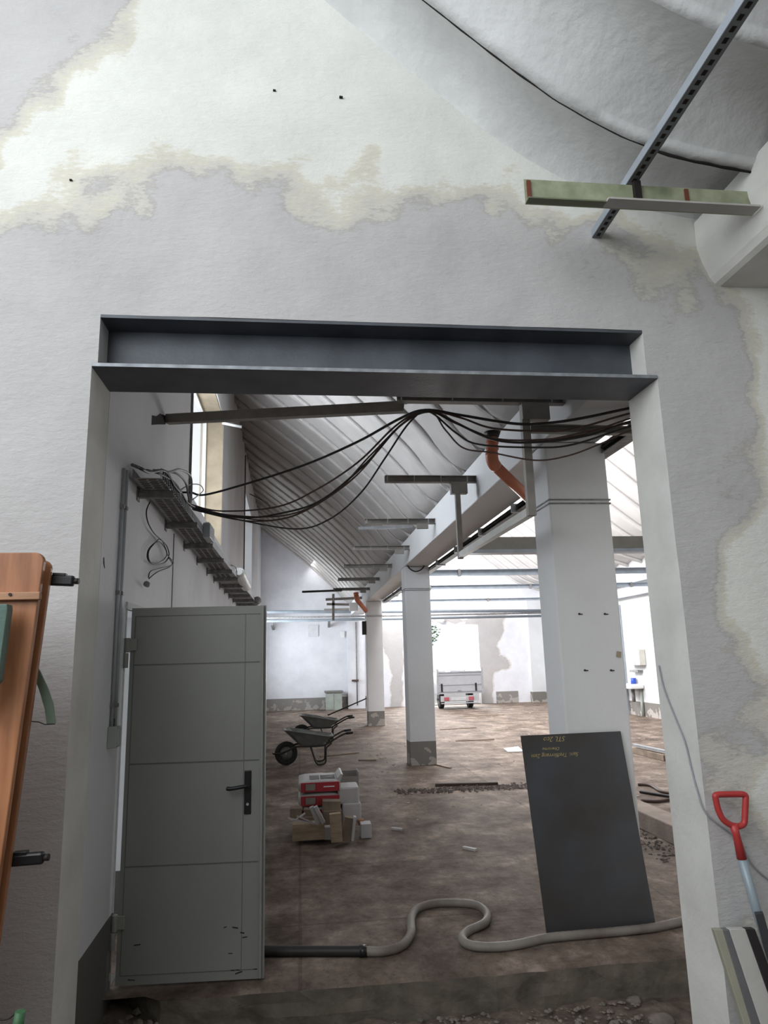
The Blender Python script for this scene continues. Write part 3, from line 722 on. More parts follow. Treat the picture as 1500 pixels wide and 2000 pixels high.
a, b = at(1017, 829, Y=4.27), at(1236, 843, Y=4.27)
tag(MB().chan(b+Vector((.25, 0, 0)), (1.541, a.y+.08, a.z), .05, .055, .005).build('steel_channel', CHAN), 'grey-brown steel channel behind the cables, right of the first hanging post', 'steel channel')
# drain pipes
def drain(pts, r, lab):
    g = empty('drain_pipe', pts[0], lab, 'pipe')
    p0, p1, p2 = [Vector(p) for p in pts]
    d1 = (p0-p1).normalized(); d2 = (p2-p1).normalized()
    e = r*1.5
    c0, c1 = p1+d1*e, p1+d2*e
    MB().tube([p0, c0], r, 18).build('upper_pipe', ORANGE, g)
    MB().tube([c0*(1-t)**2+p1*2*t*(1-t)+c1*t*t for t in np.linspace(0, 1, 9)], r*1.10, 18).build('elbow', ORANGE, g)
    MB().tube([c1, p2], r, 18).build('lower_pipe', ORANGE, g)
    for t in (.12, .40, .62): MB().tube([p0.lerp(p1, t), p0.lerp(p1, t+.07)], r*1.14, 18).build('socket_ring', ORANGE, g)
    return g
g = drain([at(962, 856, Y=5.2), at(960, 903, Y=5.2), at(1034, 974, Y=5.6)], .045, 'orange plastic drain pipe with an elbow, in front of the beam')
q = at(962, 850, Y=5.2)
MB().tube([q+Vector((0, 0, -.02)), q+Vector((0, 0, .025))], [.048, .066], 16).build('gully_funnel', RUB, g)
drain([at(695, 1157, Y=18.6), at(697, 1171, Y=18.6), Vector((1.80, 19.30, 3.02))], .06, 'far orange drain pipe at the farthest column')
# dark gutter along the beam's right edge
g = empty('pipe_channel', (2.25, 4, 3.2), 'dark dusty pipe channel hung along the underside edge of the beam', 'channel')
MB().chan((2.31, 3.85, 3.225), (2.25, 18.9, 3.225), .10, .07, .006).build('channel', GALVD, g)
for k in range(3): MB().tube([(2.27+k*.03, 3.85, 3.235), (2.22+k*.03, 18.9, 3.235)], .012, 6).build('dark_pipe', RUB, g)
for y in np.arange(5.6, 18.5, 1.4): MB().box((2.20, y, 3.18), (2.36, y+.03, 3.275)).build('clamp', GALV, g)
# bent cable at the middle column
tag(MB().tube(smooth_path([at(x, y, Y=11.9) for x, y in ((782, 1076), (790, 1070), (798, 1076), (795, 1095), (798, 1108), (810, 1116), (822, 1113), (829, 1105))], 6), .012, 7).build('bent_cable', RUB), 'short black cable curling around the top of the middle column', 'cable')

# ================================================================== OVERHEAD CABLES
ends = [
 ('thick black cable, the highest of the sagging ones at left', [(340, 962), (372, 962), (402, 966), (500, 939), (600, 906), (700, 862), (780, 818), (830, 801), (900, 811), (1000, 827), (1060, 827), (1130, 818), (1236, 796)], .0095, RUB),
 ('dark cable, second from the top where they sag by the tray', [(372, 985), (430, 998), (540, 990), (620, 955), (700, 902), (775, 830), (832, 802), (900, 816), (960, 836), (1050, 842), (1120, 838), (1236, 806)], .007, CABB),
 ('brown cable running close under the second one at left', [(372, 988), (450, 1006), (560, 1006), (650, 965), (720, 893), (790, 824), (834, 803), (880, 820), (960, 855), (1050, 859), (1140, 848), (1236, 816)], .006, CABB),
 ('dark cable in the middle of the sagging bundle', [(374, 990), (470, 1011), (560, 1000), (630, 975), (715, 905), (780, 833), (836, 804), (890, 826), (970, 860), (1060, 863), (1150, 850), (1236, 822)], .008, RUB),
 ('thin brown cable crossing the middle bundle at right', [(376, 992), (450, 1008), (530, 1016), (600, 995), (690, 935), (762, 850), (833, 802), (910, 835), (985, 862), (1060, 860), (1160, 840), (1236, 826)], .005, CABB),
 ('lowest sagging dark cable, bowing far down left of the beam', [(376, 994), (480, 1018), (580, 1033), (645, 1013), (705, 962), (752, 895), (800, 825), (837, 804), (890, 845), (935, 868), (1045, 874), (1120, 868), (1236, 832)], .0065, RUB),
 ('thin brown cable dipping lowest in front of the nearest column', [(378, 996), (470, 1016), (550, 1014), (620, 985), (700, 925), (775, 838), (838, 804), (870, 840), (905, 875), (960, 884), (1045, 899), (1110, 890), (1170, 868), (1236, 840)], .0055, CABB),
]
for lab, pts, r, m in ends:
    P = []
    for i, (x, y) in enumerate(pts):
        Yd = 6.2+(4.30-6.2)*min(1, max(0, (x-375)/455.)) if x < 832 else 4.30-(4.30-4.10)*(x-832)/404.
        if i == 0: P.append(at(x, y, Y=Yd))
        else: P.append(at(x, y, Y=Yd))
    q = P[-1]; P.append(q+Vector((.35, -.04, .06)))
    tag(MB().tube(smooth_path(P, 8), r, 7).build('overhead_cable', m), lab, 'cable')
tag(MB().tube(smooth_path([at(x, y, Y=18) for x, y in ((478, 966), (482, 962), (520, 982), (527, 992))], 5), .01, 6).build('wall_cable', RUB), 'thin dark cable sticking out of the left wall by the far window', 'cable')

# ================================================================== TIES IN THE RIGHT BAY
lab = ['nearest and thickest cross beam in the right bay', 'second cross tie in the right bay', 'third cross tie in the right bay', 'fourth, thin cross tie in the right bay']
for k, (yy, py0, py1) in enumerate(((9.8, 1049, 1078), (13.6, 1112, 1124), (16.8, 1142, 1150), (20.8, 1169, 1174))):
    za, zb = at(950, py1, Y=yy).z, at(950, py0, Y=yy).z
    g = empty('cross_tie', (5.8, yy, za), lab[k], 'beam', 'steel cross ties in the right bay')
    if k == 0:
        MB().box((2.30, yy, za+.03), (9.34, yy+.02, zb)).build('web', mat('tie_brown', (.25, .235, .21), .6, bump=.03), g)
        MB().box((2.30, yy-.04, za-.02), (9.34, yy+.16, za+.03)).build('flange', BLUEG, g)
    else:
        MB().chan((9.34, yy, (za+zb)/2), (2.25, yy, (za+zb)/2), .06, zb-za, .008).build('tie_bar', BLUEG, g)
        for x in (3.1, 5.6, 8.2): MB().box((x, yy-.035, za-.01), (x+.05, yy+.035, zb+.01)).build('clamp', GALVD, g)
for k, (p, q, r) in enumerate((((523, 1195), (1060, 1193), .055), ((523, 1213), (1060, 1203), .045), ((523, 1207), (1060, 1197), .03))):
    a, b = at(*p, Y=25.2-.3*k), at(*q, Y=25.2-.3*k); a.x = XL(25)+.02
    b2 = a+(b-a)*((9.3-a.x)/(b.x-a.x))
    tag(MB().tube([a, b2], r, 10).build('cross_pipe', mat('dull_pipe', (.20, .225, .25), .8, 0, bump=0) if k != 2 else GALVD), ['upper of the long pipes crossing the hall before the far wall', 'lowest of the long pipes crossing the hall before the far wall', 'thin middle pipe between the long cross pipes'][k], 'pipe')
# brackets on the far wall under the pipes
for k, (x, y) in enumerate(((531, 1219), (643, 1214))):
    q = at(x, y, Y=25.6)
    tag(MB().bar((q.x, q.y, q.z), (q.x+.02, YFAR-.01, q.z-.12), .08, .10).build('pipe_bracket', GALVD), ['small pipe bracket on the far wall, next to the metal door', 'small pipe bracket on the far wall, above the switchboard panel'][k], 'bracket')
# right wall rails and fittings
for k, (p, q) in enumerate((((1222, 1140), (1264, 1125)), ((1225, 1165), (1268, 1150)))):
    a, b = at(*p, X=9.2), at(*q, X=9.2)
    z = (a.z+b.z)/2
    tag(MB().box((9.17, 8, z-.05), (9.25, 26.2, z+.05)).build('wall_rail', BLUEG), ['upper blue-grey rail along the right wall', 'lower blue-grey rail along the right wall'][k], 'rail')
    mb = MB()
q = at(1248, 1285, X=9.3)
c = empty('wall_cabinet', (9.3, 19.0, 1.35), 'small white cabinet on the right wall behind the nearest column', 'cabinet')
MB().box((9.16, 18.66, 1.37), (9.345, 19.4, 1.80)).build('body', mat('cream_cabinet', (.62, .60, .54), .5, bump=0), c, bevel=.01)
MB().box((9.145, 18.92, 1.39), (9.16, 19.38, 1.78)).build('door_panel', WHITE, c, bevel=.004)
tag(MB().box((9.20, 18.9, 1.18), (9.34, 19.4, 1.24)).build('wall_shelf', GALVD), 'narrow grey shelf under the small white wall cabinet', 'shelf')
tag(MB().cyl((9.25, 19.32, .86), (9.25, 19.32, 1.02), .075, 12).build('blue_canister', BLUEP), 'blue canister standing above the sink on the right wall', 'canister')
s = empty('wash_basin', (9.2, 19.3, 0), 'small white wash basin on the right wall', 'basin')
MB().box((8.95, 18.9, .74), (9.345, 19.85, .86)).build('bowl', WHITE, s, bevel=.03)
MB().cyl((9.2, 19.3, .38), (9.2, 19.3, .74), .05, 12).build('trap_pipe', GALVD, s)
MB().cyl((9.31, 19.05, 0), (9.31, 19.05, .74), .04, 10).build('waste_pipe', GREYB, s)
tag(MB().box((9.22, 19.9, 0), (9.345, 20.1, 3.1)).build('downpipe', BLUEG), 'tall grey-blue duct up the right wall', 'duct')

# far wall fittings
c = empty('floor_cabinet', (1.22, 26.1, 0), 'grey-green metal cabinet standing on the floor against the far wall', 'cabinet')
MB().box((.93, 25.9, 0), (1.50, 26.45, .60)).build('body', GREYB, c, bevel=.01)
MB().box((.89, 25.86, .60), (1.54, 26.5, .66)).build('lid', mat('cabinet_lid', (.16, .16, .15), .6, bump=0), c, bevel=.006)
MB().box((.96, 25.885, .03), (1.2, 25.9, .57)).build('front_panel', GREYB, c, bevel=.004)
def wb(px0, py0, px1, py1, name, m, lab, cat, d=.04):
    a = at(px0, py0, Y=YFAR-.02); b = at(px1, py1, Y=YFAR-.02)
    return tag(MB().box((a.x, YFAR-d-.001, b.z), (b.x, YFAR-.001, a.z)).build(name, m, bevel=.005), lab, cat)
wb(602, 1221, 622, 1243, 'distribution_panel', mat('panel_white', (.6, .6, .62), .5, bump=0), 'square pale distribution panel on the far wall', 'panel')
wb(665, 1233, 673, 1245, 'wall_box', WHITE, 'small white box on the far wall near the farthest column', 'box', .08)
q = at(863, 1211, Y=26.5)
mbs = MB().tube([(q.x, YFAR, q.z), (q.x, YFAR-.06, q.z), (q.x, YFAR-.15, q.z), (q.x, YFAR-.2, q.z)], [.05, .11, .12, .05], 12)
tag(mbs.build('bulkhead_lamp', WHITE), 'round white lamp on the wall just over the gateway', 'lamp')
a, b = at(695, 1215, Y=26.28), at(695, 1378, Y=26.28)
tag(MB().tube([(a.x, 26.26, a.z), (a.x, 26.26, b.z)], .02, 8).build('vertical_conduit', GALVD), 'thin conduit on the far pilaster left of the farthest column', 'conduit')
q = at(694, 1329, Y=26.2)
tag(MB().box((q.x-.12, 26.2, q.z-.03), (q.x+.12, 26.3, q.z+.03)).build('tap_shelf', CABB), 'small dark ledge on the far pilaster', 'ledge')

# ================================================================== TRAILER in the gateway
T = empty('box_trailer', (5.35, 24, 0), 'grey aluminium box trailer parked in the gateway', 'trailer')
x0, x1, y0, y1 = 4.60, 6.13, 24.0, 26.4
mb = MB()
mb.box((x0, y0, .52), (x1, y1, .57))
for a, b in (((x0, y0+.03, .57), (x0+.03, y1, 1.24)), ((x1-.03, y0+.03, .57), (x1, y1, 1.24)), ((x0, y1-.03, .57), (x1, y1, 1.24))): mb.box(a, b)
mb.build('cargo_box', ALU, T)
mb = MB().box((x0+.02, y0, .57), (x1-.02, y0+.03, 1.24))
mb.build('tailgate', ALU, T)
for z in (.80, 1.12, .58): MB().box((x0+.02, y0-.012, z), (x1-.02, y0, z+.02)).build('rib', mat('trailer_rib', (.24, .24, .26), .5, .2, bump=0), T)
MB().box((x0+.01, y0-.015, 1.2), (x1-.01, y0+.035, 1.25)).build('top_rail', mat('trailer_rib', (.38, .38, .40)), T)
for x in (x0, x1):
    MB().box((x-.035, y0-.02, .50), (x+.035, y0+.05, 1.34)).build('corner_post', mat('trailer_post', (.36, .36, .38), .4, .4, bump=0), T)
for x in (4.73, 5.90): MB().box((x-.03, y0-.03, .60), (x+.03, y0-.012, .86)).build('latch', BLACK, T, bevel=.005)
MB().box((5.27, y0-.02, .60), (5.39, y0-.012, .635)).build('badge', GALVD, T)
lb = MB().box((4.68, y0-.02, .27), (5.98, y0+.02, .46)).build('light_board', mat('light_board', (.34, .34, .35), .5, bump=0), T)
for x in (4.88, 5.72):
    MB().box((x-.09, y0-.035, .30), (x+.09, y0-.02, .42)).build('tail_lamp', REDL, lb, bevel=.01)
MB().box((5.04, y0-.03, .30), (5.54, y0-.021, .41)).build('number_plate', mat('plate', (.42, .42, .43), .5, bump=0), lb, bevel=.004)
MB().box((4.7, y0, .20), (5.98, y0+.04, .235)).build('underrun_bar', ALU, T)
for x in (4.86, 5.88):
    wgo = MB().tube([(x-.08, y0+.9, .30), (x-.07, y0+.9, .30), (x+.07, y0+.9, .30), (x+.08, y0+.9, .30)], [.26, .30, .30, .26], 28).build('wheel', TYRE, T)
    MB().cyl((x-.085, y0+.9, .30), (x+.085, y0+.9, .30), .16, 18).build('hub', RIM, wgo)
    MB().box((x-.10, y0+.55, .56-.0), (x+.10, y0+1.25, .60)).build('mudguard', BLACK, T)
MB().box((4.72, y0+.85, .27), (5.85, y0+.95, .34)).build('axle', GALVD, T)
mb = MB(); rs = random.Random(2)
xs_ = np.linspace(4.72, 5.95, 16)
mb.add([(x, y, 1.15+.09*abs(mn.noise(Vector((x*3, y*3, 2))))+(.05 if 4.9 < x < 5.3 else 0)) for y in (24.6, 25.0, 25.4, 25.8) for x in xs_], [(r*16+i_, r*16+i_+1, (r+1)*16+i_+1, (r+1)*16+i_) for r in range(3) for i_ in range(15)], True)
mb.build('load', mat('blue_tarp', (.25, .3, .5), .5, bump=0), T)
# tree outside
g = empty('garden_tree', (7.6, 46, -.02), 'sunlit green tree outside beyond the gateway', 'tree')
MB().tube([(7.6, 46, -.02), (7.65, 46, 1.6), (7.6, 46.1, 2.6)], [.18, .13, .08], 10).build('trunk', WOODD, g)
mb = MB(); rs = random.Random(11)
for _ in range(900):
    u = Vector((rs.gauss(0, 1), rs.gauss(0, 1), rs.gauss(0, 1))).normalized()*(1.5*rs.random()**.4)
    c_ = Vector((7.6, 46, 3.6))+u; a_ = rs.random()*6
    e1 = Vector((math.cos(a_), math.sin(a_), rs.uniform(-.5, .5)))*.12; e2 = Vector((-math.sin(a_), math.cos(a_), rs.uniform(-.5, .5)))*.07
    mb.add([c_-e1, c_-e2, c_+e1, c_+e2], [(0, 1, 2, 3)])
mb.build('crown', LEAFM, g, fix=False)

# ================================================================== WHEELBARROWS
def barrow(ox, oy, s=1.0, mir=False):
    """side-on wheelbarrow, wheel to the left (-X)"""
    g = empty('wheelbarrow', (ox, oy, 0))
    P = lambda x, y, z: (ox+x*s, oy+y*s, z*s)
    ww = MB()
    n = 32
    ring = [P(.19+.15*math.cos(2*PI*k/n), 0, .195+.15*math.sin(2*PI*k/n)) for k in range(n)]
    ww.tube(ring, .045*s, 12, closed=True); w_ = ww.build('wheel', TYRE, g)
    MB().tube([P(.19, -.03, .195), P(.19, -.022, .195), P(.19, .022, .195), P(.19, .03, .195)], [.06*s, .115*s, .115*s, .06*s], 20).build('rim', RIM, w_)
    MB().cyl(P(.19, -.09, .195), P(.19, .09, .195), .018*s, 10).build('axle', GALV, w_)
    # tub
    top = [(.16, .58), (.97, .46)]; bot = [(.40, .335), (.80, .325)]
    def ringp(z_, hw, xa, xb, za, zb, c=.05):
        return [P(xa+c, -hw, za), P(xb-c, -hw, zb), P(xb, -hw+c, zb), P(xb, hw-c, zb), P(xb-c, hw, zb), P(xa+c, hw, za), P(xa, hw-c, za), P(xa, -hw+c, za)]
    A = ringp(0, .30, .16, .98, .585, .47, .07); B = ringp(0, .19, .42, .80, .33, .32, .05)
    A2 = ringp(0, .29, .175, .965, .583, .468, .07); B2 = ringp(0, .185, .43, .79, .338, .328, .05)
    vs = A+B+A2+B2
    fs = [(k, (k+1) % 8, 8+(k+1) % 8, 8+k) for k in range(8)]+[(16+(k+1) % 8, 16+k, 24+k, 24+(k+1) % 8) for k in range(8)]
    fs += [tuple(range(8, 16)), tuple(range(31, 23, -1))]+[((k+1) % 8, k, 16+k, 16+(k+1) % 8) for k in range(8)]
    MB().add(vs, fs).build('tub', TRAYM, g)
    MB().tube([Vector(p) for p in A], .010*s, 8, closed=True).build('rim_bead', TRAYM, g)
    for sd in (-1, 1):
        y = .22*sd
        path = [(-.02, .10*sd, .205), (.10, .11*sd, .205), (.22, .15*sd, .25), (.36, y, .315), (.60, y, .315), (.80, y, .32), (.90, y, .36), (1.05, y*1.05, .44), (1.18, y*1.1, .50), (1.30, y*1.12, .515)]
        MB().tube(smooth_path([P(*q) for q in path], 5), .015*s, 10).build('frame_rail', TUBEM, g)
        hp = [(1.20, y*1.1, .503), (1.32, y*1.12, .517)]
        MB().tube([P(*q) for q in hp], .021*s, 10).build('grip', BLACK, g)
        lg = [(.60, y, .31), (.64, y, .20), (.68, y*.98, .08), (.72, y*.96, .022), (.79, y*.96, .018), (.85, y*.97, .05), (.86, y, .18), (.87, y, .28), (.96, y, .36)]
        MB().tube(smooth_path([P(*q) for q in lg], 5), .014*s, 10).build('leg', TUBEM, g)
    MB().tube([P(-.02, -.10, .205), P(-.03, 0, .205), P(-.02, .10, .205)], .014*s, 8).build('nose_bar', TUBEM, g)
    MB().tube([P(.20, 0, .27), P(.20, 0, .40)], .006*s, 6).build('stay', GALV, g)
    return g
g = barrow(-.42, 12.75)
tag(g, 'nearer grey steel wheelbarrow with its black wheel toward the metal door', 'wheelbarrow', 'wheelbarrows in the hall')
g2 = copy_tree(g); g2.location = (-.15, 16.0, 0)
tag(g2, 'farther wheelbarrow, half hidden behind the other, carrying a shovel', 'wheelbarrow', 'wheelbarrows in the hall')
s = empty('shovel', (.9, 16.0, .6), 'thin dark shovel handle rising out of the farther wheelbarrow', 'shovel')
MB().tube([at(640, 1397, Y=16.0), at(716, 1364, Y=16.0)], .014, 8).build('shaft', TUBEM, s)
a = at(640, 1397, Y=16.0)
MB().obox((a.x-.1, a.y, a.z-.03), (.24, .2, .01), (0, .3, 0)).build('blade', GALVD, s)

# ================================================================== SACKS, BLOCKS AND OFFCUTS
def rbox(x0, x1, y0, y1, z0, z1, sag=.01):
    """pillow-like sack: grid on a rounded box"""
    b = bmesh.new(); bmesh.ops.create_cube(b, size=1); bmesh.ops.subdivide_edges(b, edges=b.edges[:], cuts=6, use_grid_fill=True)
    mb = MB(); vs = []
    for v in b.verts:
        x, y, z = v.co*2
        e = .35
        k = 1-.07*(abs(x)**6+abs(y)**6)*abs(z)
        X_ = (x0+x1)/2+(x1-x0)/2*x*(1-.05*abs(z)**4); Y_ = (y0+y1)/2+(y1-y0)/2*y*(1-.05*abs(z)**4)
        Z_ = (z0+z1)/2+(z1-z0)/2*z*(1-.22*(abs(x)**8))*(1-.12*(abs(y)**6))+sag*mn.noise(Vector((X_*9, Y_*9, z)))
        vs.append((X_, Y_, Z_))
    b.verts.ensure_lookup_table(); fs = [[v.index for v in f.verts] for f in b.faces]
    mb.add(vs, fs, True); b.free(); return mb
def sack(z0, z1, lab, top):
    g = empty('cement_sack', (.19, 7.85, z0), lab, 'sack', 'paper sacks stacked behind the offcuts')
    rbox(-.015, .41, 7.62, 8.15, z0, z1).build('body', PAPER, g)
    MB().box((.01, 7.612, z0+.012), (.40, 7.63, z1-.022)).build('printed_band', REDP, g, bevel=.004)
    MB().box((.06, 7.606, z0+.03), (.155, 7.613, z1-.035)).build('barcode_label', LABELM, g)
    MB().box((.24, 7.608, z0+.055), (.35, 7.613, z0+.065)).build('printed_text', WHITE, g)
    if top:
        mb = MB()
        for k in range(7): mb.box((.10, 7.68+k*.035, z1-.003), (.20, 7.70+k*.035, z1+.004)); mb.box((.21, 7.68+k*.035, z1-.003), (.36, 7.69+k*.035, z1+.004))
        mb.build('printed_lines', INK, g)
        MB().prism([(.405, z1-.05), (.44, z1+.035), (.42, z1+.045), (.38, z1-.0)], 7.66, 8.1).build('folded_end', PAPER, g)
    return g
sack(.41, .535, 'white and red paper sack on top of the stack', True)
sack(.278, .405, 'white and red paper sack under the topmost one', False)
sack(.14, .275, 'red and white sack low in the stack behind the wood', False)
sack(0, .137, 'lowest paper sack of the stack, on the floor behind the wood', False)
def block(px0, py0, px1, py1, Yd, dep, name, m, lab, cat, rot=0, grp=None, bev=.008):
    a = at(px0, py0, Y=Yd); b = at(px1, py1, Y=Yd)
    cx, cz = (a.x+b.x)/2, (a.z+b.z)/2; sx, sz = abs(b.x-a.x), abs(a.z-b.z)
    if rot:
        return tag(MB().obox((cx, Yd+dep/2, cz), (sx, dep, sz), (0, rot, 0)).build(name, m, bevel=bev), lab, cat, grp)
    return tag(MB().obox((cx, Yd+dep/2, cz), (sx, dep, sz)).build(name, m, bevel=bev), lab, cat, grp)
block(660, 1538, 702, 1570, 7.62, .30, 'foam_block', FOAM, 'white block on top, right of the paper sacks', 'block', bev=.02)
b2 = block(668, 1570, 706, 1606, 7.60, .30, 'foam_block', FOAM, 'white block underneath, right of the paper sacks', 'block', bev=.015)
g = empty('clear_bin', (.52, 8.3, 0), 'pale translucent box standing behind the white blocks', 'box')
a, b = at(664, 1512, Y=8.2), at(700, 1545, Y=8.2)
mb = MB()
mb.box((a.x, 8.2, 0), (a.x+.006, 8.45, a.z)).box((b.x, 8.2, 0), (b.x+.006, 8.45, a.z+.02)).box((a.x, 8.45, 0), (b.x, 8.456, a.z)).box((a.x, 8.2, 0), (b.x, 8.206, a.z-.03))
mb.build('box_shell', mat('film', (.30, .27, .25), .4, bump=0), g)
WL, WD = WOODL, WOODD
offs = [
 ((571, 1611, 634, 1640), 7.30, .16, WL, 'long pale timber offcut lying at the lower left of the pile', 0),
 ((633, 1616, 650, 1640), 7.32, .12, PAPER, 'small whitish block in the middle foot of the pile', 0),
 ((645, 1590, 668, 1645), 7.16, .07, WL, 'upright pale timber offcut at the front of the pile', -.06),
 ((669, 1598, 690, 1642), 7.22, .09, WD, 'tilted brown timber offcut right of the upright one', .22),
 ((688, 1596, 694, 1643), 7.18, .08, FOAM, 'thin white slat leaning at the right of the brown offcut', .14),
 ((630, 1566, 665, 1586), 7.45, .14, WD, 'brown timber offcut lying on top against the red sack', .05),
 ((705, 1610, 726, 1637), 7.42, .15, FOAM, 'small pale stone block at the right end of the pile', 0),
 ((611, 1575, 619, 1611), 7.30, .06, PAPER, 'left of two slanting pale slats in the pile', -.42),
 ((620, 1574, 628, 1611), 7.28, .06, PAPER, 'right of two slanting pale slats in the pile', -.48),
 ((566, 1580, 590, 1598), 7.50, .14, WD, 'rough grey offcut at the upper left of the pile', 0),
 ((593, 1582, 612, 1604), 7.48, .12, REDP and WD, 'brown brick-like offcut left of the slanting slats', .1),
 ((700, 1602, 711, 1612), 7.55, .10, mat('brick_red', (.35, .16, .09), .9, var=.2), 'small reddish brick piece above the pale stone block', 0),
]
for (r_, Yd, dep, m, lb_, rot) in offs:
    block(*r_, Yd, dep, 'timber_offcut' if m in (WL, WD) else 'offcut_block', m, lb_, 'offcut', rot, 'offcuts piled in front of the sacks', .004)
# supports inside the heap so that the upper pieces rest on something
block(588, 1597, 636, 1612, 7.44, .2, 'timber_offcut', WD, 'flat brown offcut bedded under the slanting slats', 'offcut', 0, 'offcuts piled in front of the sacks', .004)
block(632, 1585, 668, 1618, 7.42, .2, 'timber_offcut', WD, 'dark offcut in the heart of the pile behind the upright one', 'offcut', 0, 'offcuts piled in front of the sacks', .004)
block(572, 1597, 606, 1612, 7.50, .14, 'timber_offcut', WD, 'dark offcut under the rough grey one at upper left', 'offcut', 0, 'offcuts piled in front of the sacks', .004)
for k, (a, b) in enumerate((((562, 1598), (622, 1610)), ((566, 1610), (596, 1588)), ((580, 1594), (610, 1606)))):
    tag(MB().bar(at(*a, Y=7.26), at(*b, Y=7.30), .02, .012).build('thin_lath', PAPER), ['long thin pale lath pointing left out of the pile', 'thin lath crossing over the longer one at the left of the pile', 'short thin lath between the crossing ones'][k], 'lath')

# ================================================================== LEANING STEEL SHEET
S = empty('steel_sheet', (1.9, 4.75, 0), 'large dark steel sheet with yellow chalk writing, leaning on the nearest column', 'sheet')
bl, brr = at(1068, 1825, Y=4.72), at(1280, 1802, Y=4.72); bl.z = max(bl.z, .0); 
tl, trr = at(1017, 1437, Y=4.855), at(1212, 1428, Y=4.855)
print('sheet', bl, brr, tl, trr)
nrm = (brr-bl).cross(tl-bl).normalized()
if nrm.y > 0: nrm = -nrm
off = -nrm*.008
MB().hexa([bl, brr, brr+off, bl+off, tl, trr, trr+off, tl+off]).build('plate', SHEET, S)
# upside-down chalk handwriting
def text_mesh(txt, size, name, m, parent, M4, thick=.0):
    cu = bpy.data.curves.new(name, 'FONT'); cu.body = txt; cu.size = size; cu.shear = .35; cu.offset = thick; cu.extrude = .0004; cu.align_x = 'LEFT'
    o = bpy.data.objects.new('tmp', cu); COL.objects.link(o)
    dg = bpy.context.evaluated_depsgraph_get(); me = bpy.data.meshes.new_from_object(o.evaluated_get(dg)); bpy.data.objects.remove(o)
    me.transform(Matrix.Translation(-PW[parent.name]) @ M4)
    me.materials.clear(); me.materials.append(m)
    q = bpy.data.objects.new(name, me); COL.objects.link(q); q.parent = parent; PW[q.name] = PW[parent.name]; return q
xd = -(trr-tl).normalized(); yd = (bl-tl).normalized(); yd = (yd-xd*yd.dot(xd)).normalized(); zd = xd.cross(yd)
if zd.dot(nrm) < 0: print('flip?')
def sheet_pt(px, py):
    # ray against the sheet plane
    d = Vector(R @ np.array([px-750, py-1000, F])); o_ = Vector((0, 0, EYE)); t = (tl-o_).dot(nrm)/d.dot(nrm); return o_+d*t+nrm*.0012
for txt, px, py, sz in (('STL 2co', 1104, 1438, .046), ('Obererme', 1093, 1459, .028), ('Sani. Treffferrang 2am', 1130, 1469, .037)):
    p = sheet_pt(px, py)
    M4 = Matrix(((xd.x, yd.x, zd.x, p.x), (xd.y, yd.y, zd.y, p.y), (xd.z, yd.z, zd.z, p.z), (0, 0, 0, 1)))
    text_mesh(txt, sz, 'chalk_writing', CHALK, S, M4)

# ================================================================== HOSE
hp = [(508, 1857), (560, 1858), (640, 1858), (712, 1858), (750, 1858), (785, 1847), (803, 1822), (803, 1795), (815, 1775), (850, 1765), (900, 1764), (935, 1770), (952, 1787), (945, 1804), (915, 1818), (903, 1833), (918, 1846), (960, 1850), (1010, 1845), (1070, 1832), (1130, 1826), (1200, 1820), (1280, 1811), (1340, 1798), (1400, 1788)]
P = [at(x, y, Z=.028) for x, y in hp]
hs = empty('suction_hose', (.9, 4.8, 0), 'grey ribbed hose snaking over the floor from the door to the steel sheet', 'hose')
path = smooth_path(P[3:], 10)
rr = [.026+.0012*(i % 2) for i in range(len(path))]
MB().tube(path, rr, 14).build('hose', HOSE, hs)
MB().tube(smooth_path([at(440, 1855, Z=.03)]+P[:4], 8), .030, 14).build('black_nozzle', RUB, hs)
MB().tube([P[3]+Vector((-.03, 0, 0)), P[3]+Vector((.01, 0, 0))], .034, 14).build('nozzle_collar', BLACK, hs)

# ================================================================== THINGS ON THE HALL FLOOR
tag(MB().hexa([(3.36, 5.0, 0), (3.62, 5.0, 0), (3.62, 9.3, 0), (3.36, 9.3, 0), (3.36, 5.0, .17), (3.62, 5.0, .17), (3.62, 9.3, .17), (3.36, 9.3, .17)]).build('concrete_kerb', mat('dusty_kerb', (.30, .24, .20), .9, var=.3, scale=5, bump=.3), bevel=.01), 'long dusty concrete kerb on the floor right of the steel sheet', 'kerb')
def rubble(name, fn, n, smin, smax, m, lab, cat, seed, squash=.6):
    rs = random.Random(seed); mb = MB()
    for _ in range(n):
        x, y, z = fn(rs); s_ = rs.uniform(smin, smax)*rs.choice([.5, .7, 1])
        vs = []
        for c_ in ((1, 0, 0), (-1, 0, 0), (0, 1, 0), (0, -1, 0), (0, 0, 1), (0, 0, -.6), (.6, .6, .4), (-.6, .5, .5)):
            vs.append((x+c_[0]*s_*rs.uniform(.7, 1.3), y+c_[1]*s_*rs.uniform(.7, 1.3), z+max(0, s_*squash*(c_[2]+.3)*rs.uniform(.7, 1.3))))
        b = bmesh.new()
        for v in vs: b.verts.new(v)
        r = bmesh.ops.convex_hull(b, input=b.verts[:]); b.verts.index_update()
        used = sorted({v.index for f in b.faces for v in f.verts}); b.verts.ensure_lookup_table()
        mp = {k: i for i, k in enumerate(used)}
        mb.add([b.verts[k].co.copy() for k in used], [[mp[v.index] for v in f.verts] for f in b.faces]); b.free()
    o = mb.build(name, m); return tag(o, lab, cat, kind='stuff')
rubble('earth_rubble', lambda r: (r.uniform(3.0, 3.34), r.uniform(5.2, 8.6), 0), 420, .008, .026, mat('dark_rubble', (.08, .065, .055), .95, var=.4, scale=20), 'dark rubble heaped along the concrete kerb', 'rubble', 1)
